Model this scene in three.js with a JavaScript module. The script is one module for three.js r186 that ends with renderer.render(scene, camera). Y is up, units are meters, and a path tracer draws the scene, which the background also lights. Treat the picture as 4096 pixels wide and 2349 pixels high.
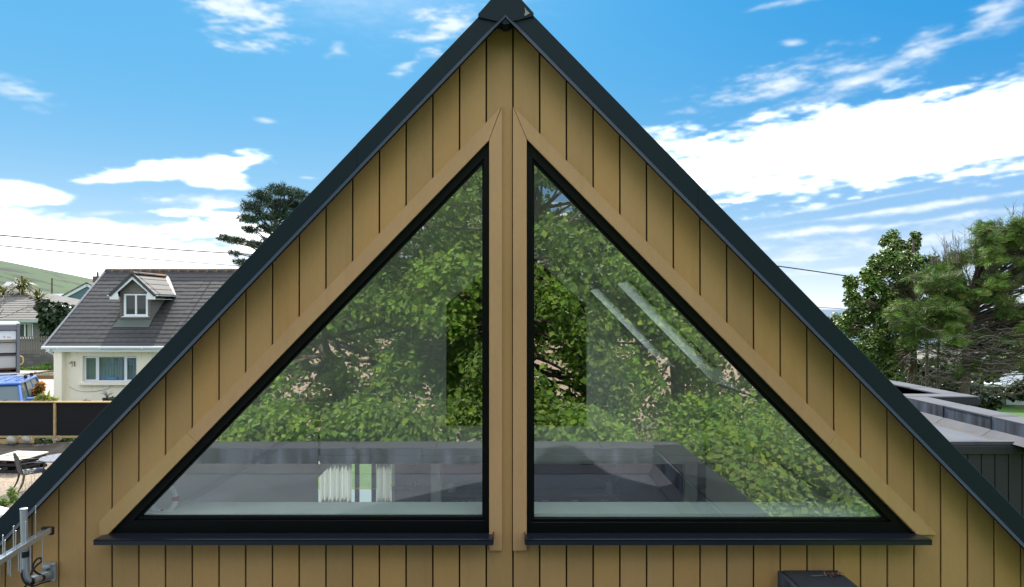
import * as THREE from 'three';
import { mergeGeometries } from 'three/addons/utils/BufferGeometryUtils.js';
import { RoundedBoxGeometry } from 'three/addons/geometries/RoundedBoxGeometry.js';

// ------------------------------------------------------------------ camera, sky, sun, exposure
const F = 692, EYE = 4.3, HOR = 309;                       // lens (pixels), eye height (metres), row of the horizon
const scene = new THREE.Scene();
const camera = new THREE.PerspectiveCamera(2 * Math.atan(309 / F) * 180 / Math.PI, 1024 / 618, 0.05, 40000);
camera.position.set(0, EYE, 0);
camera.setViewOffset(1024, 618, 0, 0, 1024, 587);          // a level camera with the lens shifted up a little
camera.updateProjectionMatrix();
const renderer = new THREE.WebGLRenderer({ antialias: true });
renderer.setSize(1024, 587);
renderer.toneMapping = THREE.LinearToneMapping;
renderer.toneMappingExposure = 1.45;
renderer.shadowMap.enabled = true;

const rad = Math.PI / 180, SUN_AZ = -10 * rad, SUN_EL = 43 * rad;
const sunDir = new THREE.Vector3(Math.sin(SUN_AZ) * Math.cos(SUN_EL), Math.sin(SUN_EL), -Math.cos(SUN_AZ) * Math.cos(SUN_EL));
const sun = new THREE.DirectionalLight(new THREE.Color().setRGB(1, 0.95, 0.86), 5.0);
sun.position.copy(sunDir).multiplyScalar(120); sun.castShadow = true;
sun.shadow.mapSize.set(4096, 4096);
Object.assign(sun.shadow.camera, { left: -70, right: 70, top: 70, bottom: -70, near: 1, far: 320 });
scene.add(sun); scene.add(sun.target);

// small seeded noise toolbox
const hash = (x, y) => { let h = Math.imul(x | 0, 374761393) + Math.imul(y | 0, 668265263) | 0; h = Math.imul(h ^ (h >>> 13), 1274126177); return ((h ^ (h >>> 16)) >>> 0) / 4294967296; };
const sm = (a, b, x) => { const t = Math.min(1, Math.max(0, (x - a) / (b - a))); return t * t * (3 - 2 * t); };
function vn(x, y, px = 0, py = px) {
  const ix = Math.floor(x), iy = Math.floor(y), fx = x - ix, fy = y - iy, u = fx * fx * (3 - 2 * fx), v = fy * fy * (3 - 2 * fy);
  const m = (a, p) => p ? ((a % p) + p) % p : a;
  const a = m(ix, px), b = m(ix + 1, px), c = m(iy, py), d = m(iy + 1, py);
  return (hash(a, c) * (1 - u) + hash(b, c) * u) * (1 - v) + (hash(a, d) * (1 - u) + hash(b, d) * u) * v;
}
function fbm(x, y, o = 4, p = 0, q = p) { let s = 0, a = 0.5, n = 0; for (let i = 0; i < o; i++) { s += a * vn(x, y, p, q); n += a; a *= 0.5; x = x * 2 + (p ? 0 : 17.3); y = y * 2 + (p ? 0 : 9.1); p *= 2; q *= 2; } return s / n; }
function rng(s) { return () => { s |= 0; s = s + 0x6D2B79F5 | 0; let t = Math.imul(s ^ s >>> 15, 1 | s); t = t + Math.imul(t ^ t >>> 7, 61 | t) ^ t; return ((t ^ t >>> 14) >>> 0) / 4294967296; }; }

// the sky: blue air, whiter towards the horizon, with the clouds of the day (azimuth, elevation, half sizes, tilt in degrees, cover, wispiness, softness)
const CLOUDS = [
  [-21.6, 21.8, 3.9, 2.5, -8, 0.65, 1.5, .9], [-35.6, 14.4, 3.2, .8, -12, 0.51, 1.3, .9], [-25.4, 10.4, 6.2, .9, 11, 1, .4, .4], [-23.2, 9.8, 2.8, .8, 0, 1, .4, .5],
  [-36.2, 7.7, 3.2, 1.05, 0, 1, .25, .4], [-24.0, 8.0, 3.8, 1.0, 2, 0.68, 1.0, .7], [-26.5, 6.4, 2.6, .26, 3, 0.54, .8, .9], [-30.4, 6.9, 2.6, .28, 6, 0.54, .8, .9], [-19.6, 14.4, 1.0, .28, 0, 0.54, 1, .9], [-14.5, 20, .9, .7, 0, 0.37, 1.2, 1],
  [-5.3, 22.3, 4.2, 1.9, 30, 0.61, 1.5, .9], [-8.4, 19.5, 1.6, .75, 25, 0.61, 1.3, .8], [-16.5, 10.3, .9, .15, 0, 0.48, 1, .9], [-13.5, 24, 17, 3.6, 0, 0.2, .5, 1],
  [20.4, 16.9, 7.8, 1.25, 10, 0.61, 1.3, .9], [28.5, 17.0, 12, 1.05, 15, 0.63, .9, .9], [34.8, 19.4, 2.6, .75, 20, 0.54, 1.1, .9], [30.7, 18.8, 1.8, .5, 5, 0.51, 1.1, .9], [21.3, 22.4, 3.6, .3, 4, 0.58, 1, .8], [22.1, 19.7, 1, .3, 0, 0.48, 1, .9],
  [24, 11.7, 20.5, 3.55, 3.5, .97, .62, .59], [35.5, 12.2, 9.5, 3.6, 8, .9, .6, .59], [27.7, 8.0, 9.9, .22, 7, 0.54, .8, .9], [27.2, 7.0, 9.0, .2, 5, 0.54, .8, .9], [30, 6.2, 8.5, .26, 4, 0.48, .8, .9],
  [24, 5.9, 12, .4, 3, .8, .8, .9], [29, 2.9, 11, .34, 1, .7, .8, .9], [33, 7.4, 9, .3, 6, .7, .8, .9], [27.5, 4.7, 12, 1.3, 2, 0.51, 1.1, .9], [23.3, 3.8, 6, .16, 1, 0.48, .8, .9], [-33, 4.1, 13, 2.5, -4, 1, .35, .4], [-21.5, 5.7, 5.4, 2.0, -10, 1, .8, .5]];
function skyTexture() {
  const W = 4096, H = 2048, data = new Float32Array(W * H * 4);
  for (let r = 0; r < H; r++) {
    const el = ((r + .5) / H - .5) * 180, se = Math.sin(el * rad), ce = Math.cos(el * rad);
    for (let c = 0; c < W; c++) {
      const o = (r * W + c) * 4; data[o + 3] = 1;
      if (el < -0.5) { data[o] = .42; data[o + 1] = .5; data[o + 2] = .55; continue; }
      const round = ((c + .5) / W - .5) * 360; let az = round + 90; if (az > 180) az -= 360;   // 0 is straight ahead (-z), right is positive
      const dot = se * sunDir.y + ce * (Math.sin(az * rad) * sunDir.x - Math.cos(az * rad) * sunDir.z), ang = Math.acos(Math.min(1, Math.max(-1, dot))) / rad;
      const deep = az > -20 ? sm(-14, 44, az) : .85 * sm(-60, -150, az), hz = Math.exp(-Math.max(0, el) / (6.5 - .9 * deep)), glow = Math.exp(-ang * ang / 130);
      let R = .095 - .09 * deep, G = .455 - .155 * deep, B = .88 - .12 * deep;
      const mid = Math.exp(-Math.max(0, el) / 17); const md = mid * (1 - .5 * deep); R += (.17 - R) * md * .5; G += (.60 - G) * md * .6; B += (.92 - B) * md * .6;
      R += (.74 - R) * hz; G += (.88 - G) * hz; B += (1.0 - B) * hz;
      R = R / 1.45 + glow * .8; G = G / 1.45 + glow * .8; B = B / 1.45 + glow * .75;
      let clear = 1, wisps = 1, W1 = 0;
      const win = sm(-52, -44, az) * (1 - sm(44, 52, az)) * (1 - sm(28, 36, el));               // where the listed clouds are; beyond, more of the same kind
      if (win > 0) {
        const wx = (fbm(az * .35 + 3, el * .9, 3) - .5) * 2.2, wy = (fbm(az * .35 + 40, el * .9 + 7, 3) - .5) * 1.0;
        let n1 = -1, n2 = 0;
        for (const [ca, ec, ra, re, tilt, cover, wisp, soft] of CLOUDS) {
          const dx = az - ca + wx * Math.min(1, re), dy = el - ec + wy * Math.min(1, re); if (Math.abs(dx) > ra * 1.7 || Math.abs(dy) > (re + ra * .3) * 1.9) continue;
          const t = tilt * rad, x = (dx * Math.cos(t) + dy * Math.sin(t)) / ra, y = (-dx * Math.sin(t) + dy * Math.cos(t)) / re;
          if (n1 < 0) { n2 = .5 * fbm(az * 1.1 + el * 1.6, el * 9 - az * 1.2, 4) + .5 * fbm(az * 3.2 - 7, el * 6.5 + az * .8, 3); } if (n1 < 0) n1 = .7 * fbm(az * .42 + dy * .2, el * 2.0 - az * .22, 4) + .3 * fbm(az * 1.5 + 9 + el * .6, el * 5.5, 4);
          const d = Math.sqrt(x * x + y * y) + wisp * (1 - 2 * n1) * (soft > .6 ? .95 : 1.1);
          const al = cover * win * Math.pow(soft > .6 ? sm(1.25, -.35, d) : sm(1.1, 1.0 - soft, d), 1 + soft * .4) * (soft > .6 ? sm(.1, .72, n2 + .25 * (1 - d)) : 1); if (soft > .6) wisps *= 1 - Math.min(1, al * 1.35); else clear *= 1 - al;
        }
      }
      if (win < 1) { const k = Math.max(.12, se), x = ce * Math.sin(az * rad) / k, z = ce * Math.cos(az * rad) / k, n = fbm(x * .55 + 3, z * 1.3 + 11, 5); clear *= 1 - (1 - win) * .92 * sm(.30, .60, n) * sm(0, 4, el); }
      const haze = (1 - deep * .35) * Math.exp(-Math.max(0, el) / 3.6) * .55; clear *= 1 - haze;
      if (wisps < 1) { const k = 1 - wisps; R += (.70 - R) * k; G += (.76 - G) * k; B += (.81 - B) * k; }
      W1 = 1 - clear;
      const wb = 1.45 + .2 * glow - .5 * sm(18, 40, az) * sm(14, 19, el) * win - .35 * sm(10, 24, az) * (1 - sm(5, 8, el));
      data[o] = R + (wb * .97 - R) * W1; data[o + 1] = G + (wb - G) * W1; data[o + 2] = B + (wb * 1.02 - B) * W1;
    }
  }
  const t = new THREE.DataTexture(data, W, H, THREE.RGBAFormat, THREE.FloatType);
  t.mapping = THREE.EquirectangularReflectionMapping; t.magFilter = THREE.LinearFilter; t.needsUpdate = true;
  return t;
}
scene.background = skyTexture(); scene.environment = scene.background;

// ------------------------------------------------------------------ helpers
const V = (x, y, z) => new THREE.Vector3(x, y, z);
const at = (px, py, d) => V((px - 512) * d / F, EYE + (HOR - py) * d / F, -d);        // a point measured in the photograph at its distance
const names = {};
const numbered = (n) => { const k = names[n] = (names[n] ?? -1) + 1; return k ? n + '_' + String(k).padStart(3, '0') : n; };
function tag(o, label, category, group) { o.userData.label = label; o.userData.category = category; if (group) o.userData.group = group; return o; }
function thing(name, label, category, pos = V(0, 0, 0), turn = 0, group) {
  const g = new THREE.Group(); g.name = numbered(name); g.position.copy(pos); g.rotation.y = turn; scene.add(g); return tag(g, label, category, group);
}
function mesh(name, geo, material, parent, label) {
  const g = Array.isArray(geo) ? join(geo) : geo, m = new THREE.Mesh(g, material); m.name = name; m.castShadow = m.receiveShadow = true; parent.add(m);
  if (label) m.userData.label = label; return m;
}
function single(name, geo, material, label, category, group) { return tag(mesh(numbered(name), geo, material, scene), label, category, group); }
function struct(name, geo, material) { const m = mesh(numbered(name), geo, material, scene); m.userData.kind = 'structure'; return m; }
function copy(o, pos, turn, label) { const c = o.clone(); c.name = numbered(o.name.replace(/_\d\d\d$/, '')); c.userData = { ...o.userData }; if (label) c.userData.label = label; if (pos) c.position.copy(pos); if (turn !== undefined) c.rotation.y = turn; scene.add(c); return c; }
function join(list) {
  const any = list.some((g) => g.attributes.color);
  return mergeGeometries(list.map((g) => { g = g.index ? g.toNonIndexed() : g; for (const k of Object.keys(g.attributes)) if (!['position', 'normal', 'uv', 'color'].includes(k)) g.deleteAttribute(k); if (!g.attributes.uv) g.setAttribute('uv', new THREE.BufferAttribute(new Float32Array(g.attributes.position.count * 2), 2)); if (any && !g.attributes.color) g.setAttribute('color', new THREE.BufferAttribute(new Float32Array(g.attributes.position.count * 3).fill(1), 3)); g.morphAttributes = {}; return g; }));
}
const move = (g, x, y, z, rx = 0, ry = 0, rz = 0) => { if (rx) g.rotateX(rx); if (ry) g.rotateY(ry); if (rz) g.rotateZ(rz); return g.translate(x, y, z); };
function box(w, h, d, x = 0, y = 0, z = 0, rx = 0, ry = 0, rz = 0) {           // uv in metres
  const g = new THREE.BoxGeometry(w, h, d), u = g.attributes.uv, s = [[d, h], [d, h], [w, d], [w, d], [w, h], [w, h]];
  for (let i = 0; i < 24; i++) u.setXY(i, u.getX(i) * s[i >> 2][0], u.getY(i) * s[i >> 2][1]);
  return move(g, x, y, z, rx, ry, rz);
}
const rbox = (w, h, d, r, x = 0, y = 0, z = 0, rx = 0, ry = 0, rz = 0) => move(new RoundedBoxGeometry(w, h, d, 2, r), x, y, z, rx, ry, rz);
function bar(p, q, w, h) {                                                     // a square bar from p to q
  const l = p.distanceTo(q), g = box(w, h, l), m = new THREE.Matrix4().lookAt(p, q, Math.abs(p.x - q.x) + Math.abs(p.z - q.z) < 1e-4 ? V(0, 0, 1) : V(0, 1, 0));
  return g.applyMatrix4(m).translate((p.x + q.x) / 2, (p.y + q.y) / 2, (p.z + q.z) / 2);
}
function tube(pts, r0, r1 = r0, sides = 6) {                                    // a tapered tube through points
  const n = pts.length, pos = [], nor = [], uv = [], idx = [], T = V(0, 0, 0), N = V(0, 0, 0), B = V(0, 0, 0); let len = 0;
  for (let i = 0; i < n; i++) {
    T.subVectors(pts[Math.min(n - 1, i + 1)], pts[Math.max(0, i - 1)]).normalize();
    if (i === 0) N.set(T.y, T.z, T.x).cross(T).normalize(); else N.addScaledVector(T, -N.dot(T)).normalize();
    B.crossVectors(T, N); const r = r0 + (r1 - r0) * i / (n - 1); if (i) len += pts[i].distanceTo(pts[i - 1]);
    for (let k = 0; k <= sides; k++) { const a = k / sides * 2 * Math.PI, c = Math.cos(a), s = Math.sin(a), x = N.x * c + B.x * s, y = N.y * c + B.y * s, z = N.z * c + B.z * s; pos.push(pts[i].x + x * r, pts[i].y + y * r, pts[i].z + z * r); nor.push(x, y, z); uv.push(k / sides * r0 * 6, len); }
  }
  for (let i = 0; i < n - 1; i++) for (let k = 0; k < sides; k++) { const a = i * (sides + 1) + k, b = a + sides + 1; idx.push(a, a + 1, b, b, a + 1, b + 1); }
  for (const e of [0, n - 1]) for (let k = 1; k < sides - 1; k++) { const a = e * (sides + 1); e ? idx.push(a, a + k, a + k + 1) : idx.push(a, a + k + 1, a + k); }
  const g = new THREE.BufferGeometry(); g.setAttribute('position', new THREE.Float32BufferAttribute(pos, 3)); g.setAttribute('normal', new THREE.Float32BufferAttribute(nor, 3)); g.setAttribute('uv', new THREE.Float32BufferAttribute(uv, 2)); g.setIndex(idx); return g;
}
const curve = (pts, n = 16) => new THREE.CatmullRomCurve3(pts).getPoints(n);
const lathe = (prof, seg = 20) => new THREE.LatheGeometry(prof.map(([r, y]) => new THREE.Vector2(r, y)), seg);
function poly(pts, depth, z = 0, bevel = 0, holes = []) {                       // xy polygon made solid; its front face at z
  const s = new THREE.Shape(pts.map(([x, y]) => new THREE.Vector2(x, y)));
  for (const h of holes) s.holes.push(new THREE.Path(h.map(([x, y]) => new THREE.Vector2(x, y))));
  const g = new THREE.ExtrudeGeometry(s, { depth: depth - 2 * bevel, bevelEnabled: bevel > 0, bevelSize: bevel, bevelThickness: bevel, bevelOffset: -bevel, bevelSegments: 1, curveSegments: 24 });
  return g.translate(0, 0, z - depth + bevel);
}
function quads(list) {                                                          // free quads a,b,c,d (counter-clockwise), uv in metres
  const pos = [], uv = [], idx = [];
  list.forEach(([a, b, c, d], i) => { for (const p of [a, b, c, d]) pos.push(p.x, p.y, p.z); const w = a.distanceTo(b), h = a.distanceTo(d); uv.push(0, 0, w, 0, w, h, 0, h); idx.push(4 * i, 4 * i + 1, 4 * i + 2, 4 * i, 4 * i + 2, 4 * i + 3); });
  const g = new THREE.BufferGeometry(); g.setAttribute('position', new THREE.Float32BufferAttribute(pos, 3)); g.setAttribute('uv', new THREE.Float32BufferAttribute(uv, 2)); g.setIndex(idx); const f = g.toNonIndexed(); f.computeVertexNormals(); return f;
}
// textures: fn(u, v) in 0..1 returns a grey or linear rgb multiplier; tiles seamlessly when fn uses periodic noise
function tex(size, metres, fn, data = false) {
  const a = new Uint8Array(size * size * 4), enc = (x) => data ? x : x <= .0031308 ? 12.92 * x : 1.055 * Math.pow(x, 1 / 2.4) - .055;
  for (let y = 0; y < size; y++) for (let x = 0; x < size; x++) { const v = fn(x / size, y / size), o = (y * size + x) * 4, c = typeof v === 'number' ? [v, v, v] : v; for (let k = 0; k < 3; k++) a[o + k] = 255 * Math.min(1, Math.max(0, enc(c[k]))); a[o + 3] = 255; }
  const t = new THREE.DataTexture(a, size, size); t.wrapS = t.wrapT = THREE.RepeatWrapping; t.magFilter = THREE.LinearFilter; t.minFilter = THREE.LinearMipmapLinearFilter; t.generateMipmaps = true; if (!data) t.colorSpace = THREE.SRGBColorSpace; t.repeat.set(1 / metres, 1 / metres); t.needsUpdate = true; return t;
}
const mixc = (a, b, t) => a.map((x, i) => x + (b[i] - x) * t);
const C = (r, g, b) => new THREE.Color().setRGB(r, g, b);
const std = (r, g, b, rough = .8, o = {}) => new THREE.MeshStandardMaterial({ color: C(r, g, b), roughness: rough, ...o });
const skin = (map, rough = .85, o = {}) => new THREE.MeshStandardMaterial({ map, roughness: rough, ...o });
const pane = (r, g, b, ior = 1.5, rough = 0) => new THREE.MeshPhysicalMaterial({ color: C(r, g, b), transmission: 1, thickness: 0, roughness: rough, ior });
const leafy = (t = .4) => new THREE.MeshPhysicalMaterial({ color: 0xffffff, vertexColors: true, roughness: .95, transmission: t, thickness: 0, side: THREE.DoubleSide, ior: 1.4 });
const glossLeaf = () => new THREE.MeshStandardMaterial({ color: 0xffffff, vertexColors: true, roughness: .42, side: THREE.DoubleSide });

// materials
const grain = tex(512, 1.2, (u, v) => .5 + .5 * (.55 * fbm(u * 24, v * 5, 4, 24, 5) + .45 * fbm(u * 90, v * 90, 2, 90)), true);
const embossed = tex(512, .5, (u, v) => .6 * fbm(u * 40, v * 7, 3, 40, 7) + .4 * fbm(u * 110, v * 50, 2, 110, 50), true);
const boardTex = (r, g, b) => tex(512, 2.2, (u, v) => { const n = fbm(u * 6, v * 3, 5, 6, 3), f = fbm(u * 160, v * 60, 2, 160, 60); const st = sm(.55, .85, fbm(u * 40, v * 3, 3, 40, 3)); const k = .86 + .2 * n + .06 * (f - .5) - .05 * st; return [r * k, g * k, b * k * (.97 + .06 * n)]; });
const M = {};
const bt = boardTex(.535, .322, .134);
M.board = [0, 1, 2].map((i) => skin(bt, .62, { color: C(...[[1, 1, 1], [.9, .9, .9], [1.02, .98, .9]][i]), bumpMap: embossed, bumpScale: .0012 }));
const tt = boardTex(.555, .332, .165);
M.trim = [skin(tt, .6, { bumpMap: embossed, bumpScale: .0008 }), skin(tt, .6, { color: C(.98, 1.04, .9), bumpMap: embossed, bumpScale: .0008 })];
M.groove = std(.022, .014, .008, .9);
const speck = tex(256, .4, (u, v) => .3 + .4 * fbm(u * 60, v * 60, 3, 60), true);
const phys = (r, g, b, rough, spec, o = {}) => new THREE.MeshPhysicalMaterial({ color: C(r, g, b), roughness: rough, specularIntensity: spec, ...o });
M.dark = phys(.007, .0185, .027, .5, .45, { bumpMap: speck, bumpScale: .0003 });
M.lip = std(.026, .042, .066, .45);
M.frame = phys(.0022, .0032, .0036, .45, .35);
M.sill = std(.013, .0165, .028, .28);
M.white = std(.78, .78, .76, .75);
M.wallIn = std(.90, .90, .88, .9);
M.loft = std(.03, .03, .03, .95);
M.glass = pane(.88, 1, .95, 3.8); M.glass.bumpMap = tex(512, 1.3, (u, v) => fbm(u * 4, v * 4, 2, 4), true); M.glass.bumpScale = .00018;     // coated solar-control glass
M.skyGlass = pane(.95, .98, .97, 1.5);
M.houseGlass = pane(.55, .66, .66, 1.6);
const feltFn = (r, g, b, streak) => tex(512, 2, (u, v) => { const a = fbm(u * 5, v * 4, 5, 5, 4), s = fbm(u * 26, v * 2, 3, 26, 2), f = vn(u * 220, v * 220, 220); const k = .62 + .5 * a + streak * (s - .5) + .22 * (f - .5); return [r * k, g * k, b * k]; });
M.felt = skin(feltFn(.10, .105, .125, .15), .85, { bumpMap: speck, bumpScale: .002 });
M.upstand = skin(feltFn(.075, .092, .125, 1.5), .85, { bumpMap: speck, bumpScale: .002 });
M.deck = skin(feltFn(.105, .118, .145, .14), .9, { bumpMap: speck, bumpScale: .002 });
M.darkClad = std(.014, .017, .022, .6, { bumpMap: grain, bumpScale: .002 });
M.alu = std(.62, .66, .7, .32, { metalness: .75 });
M.galv = std(.42, .46, .5, .45, { metalness: .6 });
M.black = std(.008, .008, .009, .6);
M.rubber = std(.012, .012, .013, .8);
M.timber = skin(tex(512, 1.5, (u, v) => { const n = fbm(u * 3, v * 26, 5, 3, 26), k = .6 + .7 * n; return [.44 * k, .30 * k, .13 * k]; }), .8);
M.greyTimber = skin(tex(256, 1, (u, v) => { const k = .55 + .8 * fbm(u * 26, v * 3, 4, 26, 3); return [.17 * k, .15 * k, .125 * k]; }), .9);
M.gravel = skin(tex(1024, 3, (u, v) => { const a = vn(u * 150, v * 150, 150), b = vn(u * 70, v * 70, 70), n = fbm(u * 4, v * 4, 4, 4), k = .45 + .75 * a * b + .45 * n; return mixc([.40 * k, .30 * k, .26 * k], [.36 * k, .29 * k, .19 * k], n); }), .95, { bumpMap: tex(512, 1.5, (u, v) => vn(u * 70, v * 70, 70), true), bumpScale: .03 });
M.soil = skin(tex(512, 2.5, (u, v) => { const n = fbm(u * 9, v * 9, 6, 9), k = .35 + 1.1 * n; return [.115 * k, .092 * k, .07 * k]; }), .95, { bumpMap: grain, bumpScale: .05 });
M.grass = skin(tex(1024, 14, (u, v) => { const n = fbm(u * 8, v * 8, 5, 8), f = vn(u * 300, v * 300, 300); const k = .55 + .5 * f + .4 * n; return mixc([.055 * k, .13 * k, .022 * k], [.15 * k, .20 * k, .04 * k], sm(.4, .7, n)); }), .95);
M.field = skin(tex(512, 12, (u, v) => { const n = fbm(u * 7, v * 7, 5, 7), s = vn(u * 4, v * 90, 4, 90); const k = .65 + .35 * n + .25 * s; return [.54 * k, .40 * k, .285 * k]; }), .95);
M.paving = skin(tex(512, 5, (u, v) => { const n = fbm(u * 9, v * 9, 5, 9), k = .6 + .6 * n; return [.40 * k, .365 * k, .34 * k]; }), .9);
M.hill = skin(tex(1024, 260, (u, v) => { const n = fbm(u * 9, v * 9, 6, 9), g = sm(.55, .64, fbm(u * 14 + 5, v * 22, 5, 14, 22)), k = .7 + .6 * n; return mixc([.040 * k, .080 * k, .026 * k], [.016, .026, .014], g); }), .95);
M.sea = std(.02, .07, .12, .35);
M.stucco = skin(tex(512, 3, (u, v) => { const n = fbm(u * 5, v * 4, 5, 5, 4), f = vn(u * 160, v * 160, 160), s = sm(.62, .8, fbm(u * 14, v * 2.0, 3, 14, 2)); const k = (.9 + .14 * n + .05 * f) * (1 - .12 * s); return [.89 * k, .785 * k, .64 * k]; }), .9, { bumpMap: speck, bumpScale: .004 });
M.tile = [0, 1, 2].map((i) => skin(tex(256, 2, (u, v) => { const n = fbm(u * 6 + i * 3, v * 6, 5, 6), k = .4 + 1.0 * n + [0, .12, -.1][i], l = sm(.60, .78, fbm(u * 7 + i, v * 9 + 3 * i, 4, 7, 9)) * .45; return mixc([.037 * k, .034 * k, .036 * k], [.15, .14, .13], l); }), .6));
M.lichen = skin(tex(256, 1.2, (u, v) => { const n = fbm(u * 7, v * 7, 5, 7), k = .6 + .8 * n; return mixc([.09 * k, .08 * k, .075 * k], [.30, .13, .03], sm(.46, .62, n)); }), .85);
M.upvc = std(.72, .74, .76, .35);
M.greyRoof = skin(tex(512, 4, (u, v) => { const n = fbm(u * 12, v * 12, 5, 12), k = .5 + .9 * n; return [.17 * k, .16 * k, .145 * k]; }), .95);
M.greyClad = skin(tex(256, 1.5, (u, v) => { const k = .6 + .7 * fbm(u * 3, v * 30, 4, 3, 30); return [.17 * k, .16 * k, .145 * k]; }), .9);
M.bark = skin(tex(256, .8, (u, v) => { const n = fbm(u * 12, v * 4, 5, 12, 4), k = .4 + 1.1 * n; return [.135 * k, .105 * k, .08 * k]; }), .95, { bumpMap: grain, bumpScale: .02 });
M.twig = std(.12, .098, .082, .9);
M.curtain = new THREE.MeshPhysicalMaterial({ color: C(.72, .74, .72), roughness: 1, transmission: .45, thickness: 0, side: THREE.DoubleSide });
M.navy = std(.012, .018, .034, .5);
M.greyDoor = std(.13, .13, .15, .6);
M.worktop = std(.33, .35, .33, .5);
M.blue = new THREE.MeshPhysicalMaterial({ color: C(.07, .19, .60), roughness: .35, metalness: .25, clearcoat: 1, clearcoatRoughness: .08 });
M.vanGlass = std(.10, .145, .16, .12);
M.iron = std(.045, .054, .058, .38, { metalness: .3 });
M.net = skin(tex(512, .6, (u, v) => { const k = .6 + .5 * fbm(u * 3, v * 60, 3, 3, 60) + .2 * vn(u * 200, v * 200, 200); return [.005 * k, .005 * k, .007 * k]; }), .95);

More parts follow.
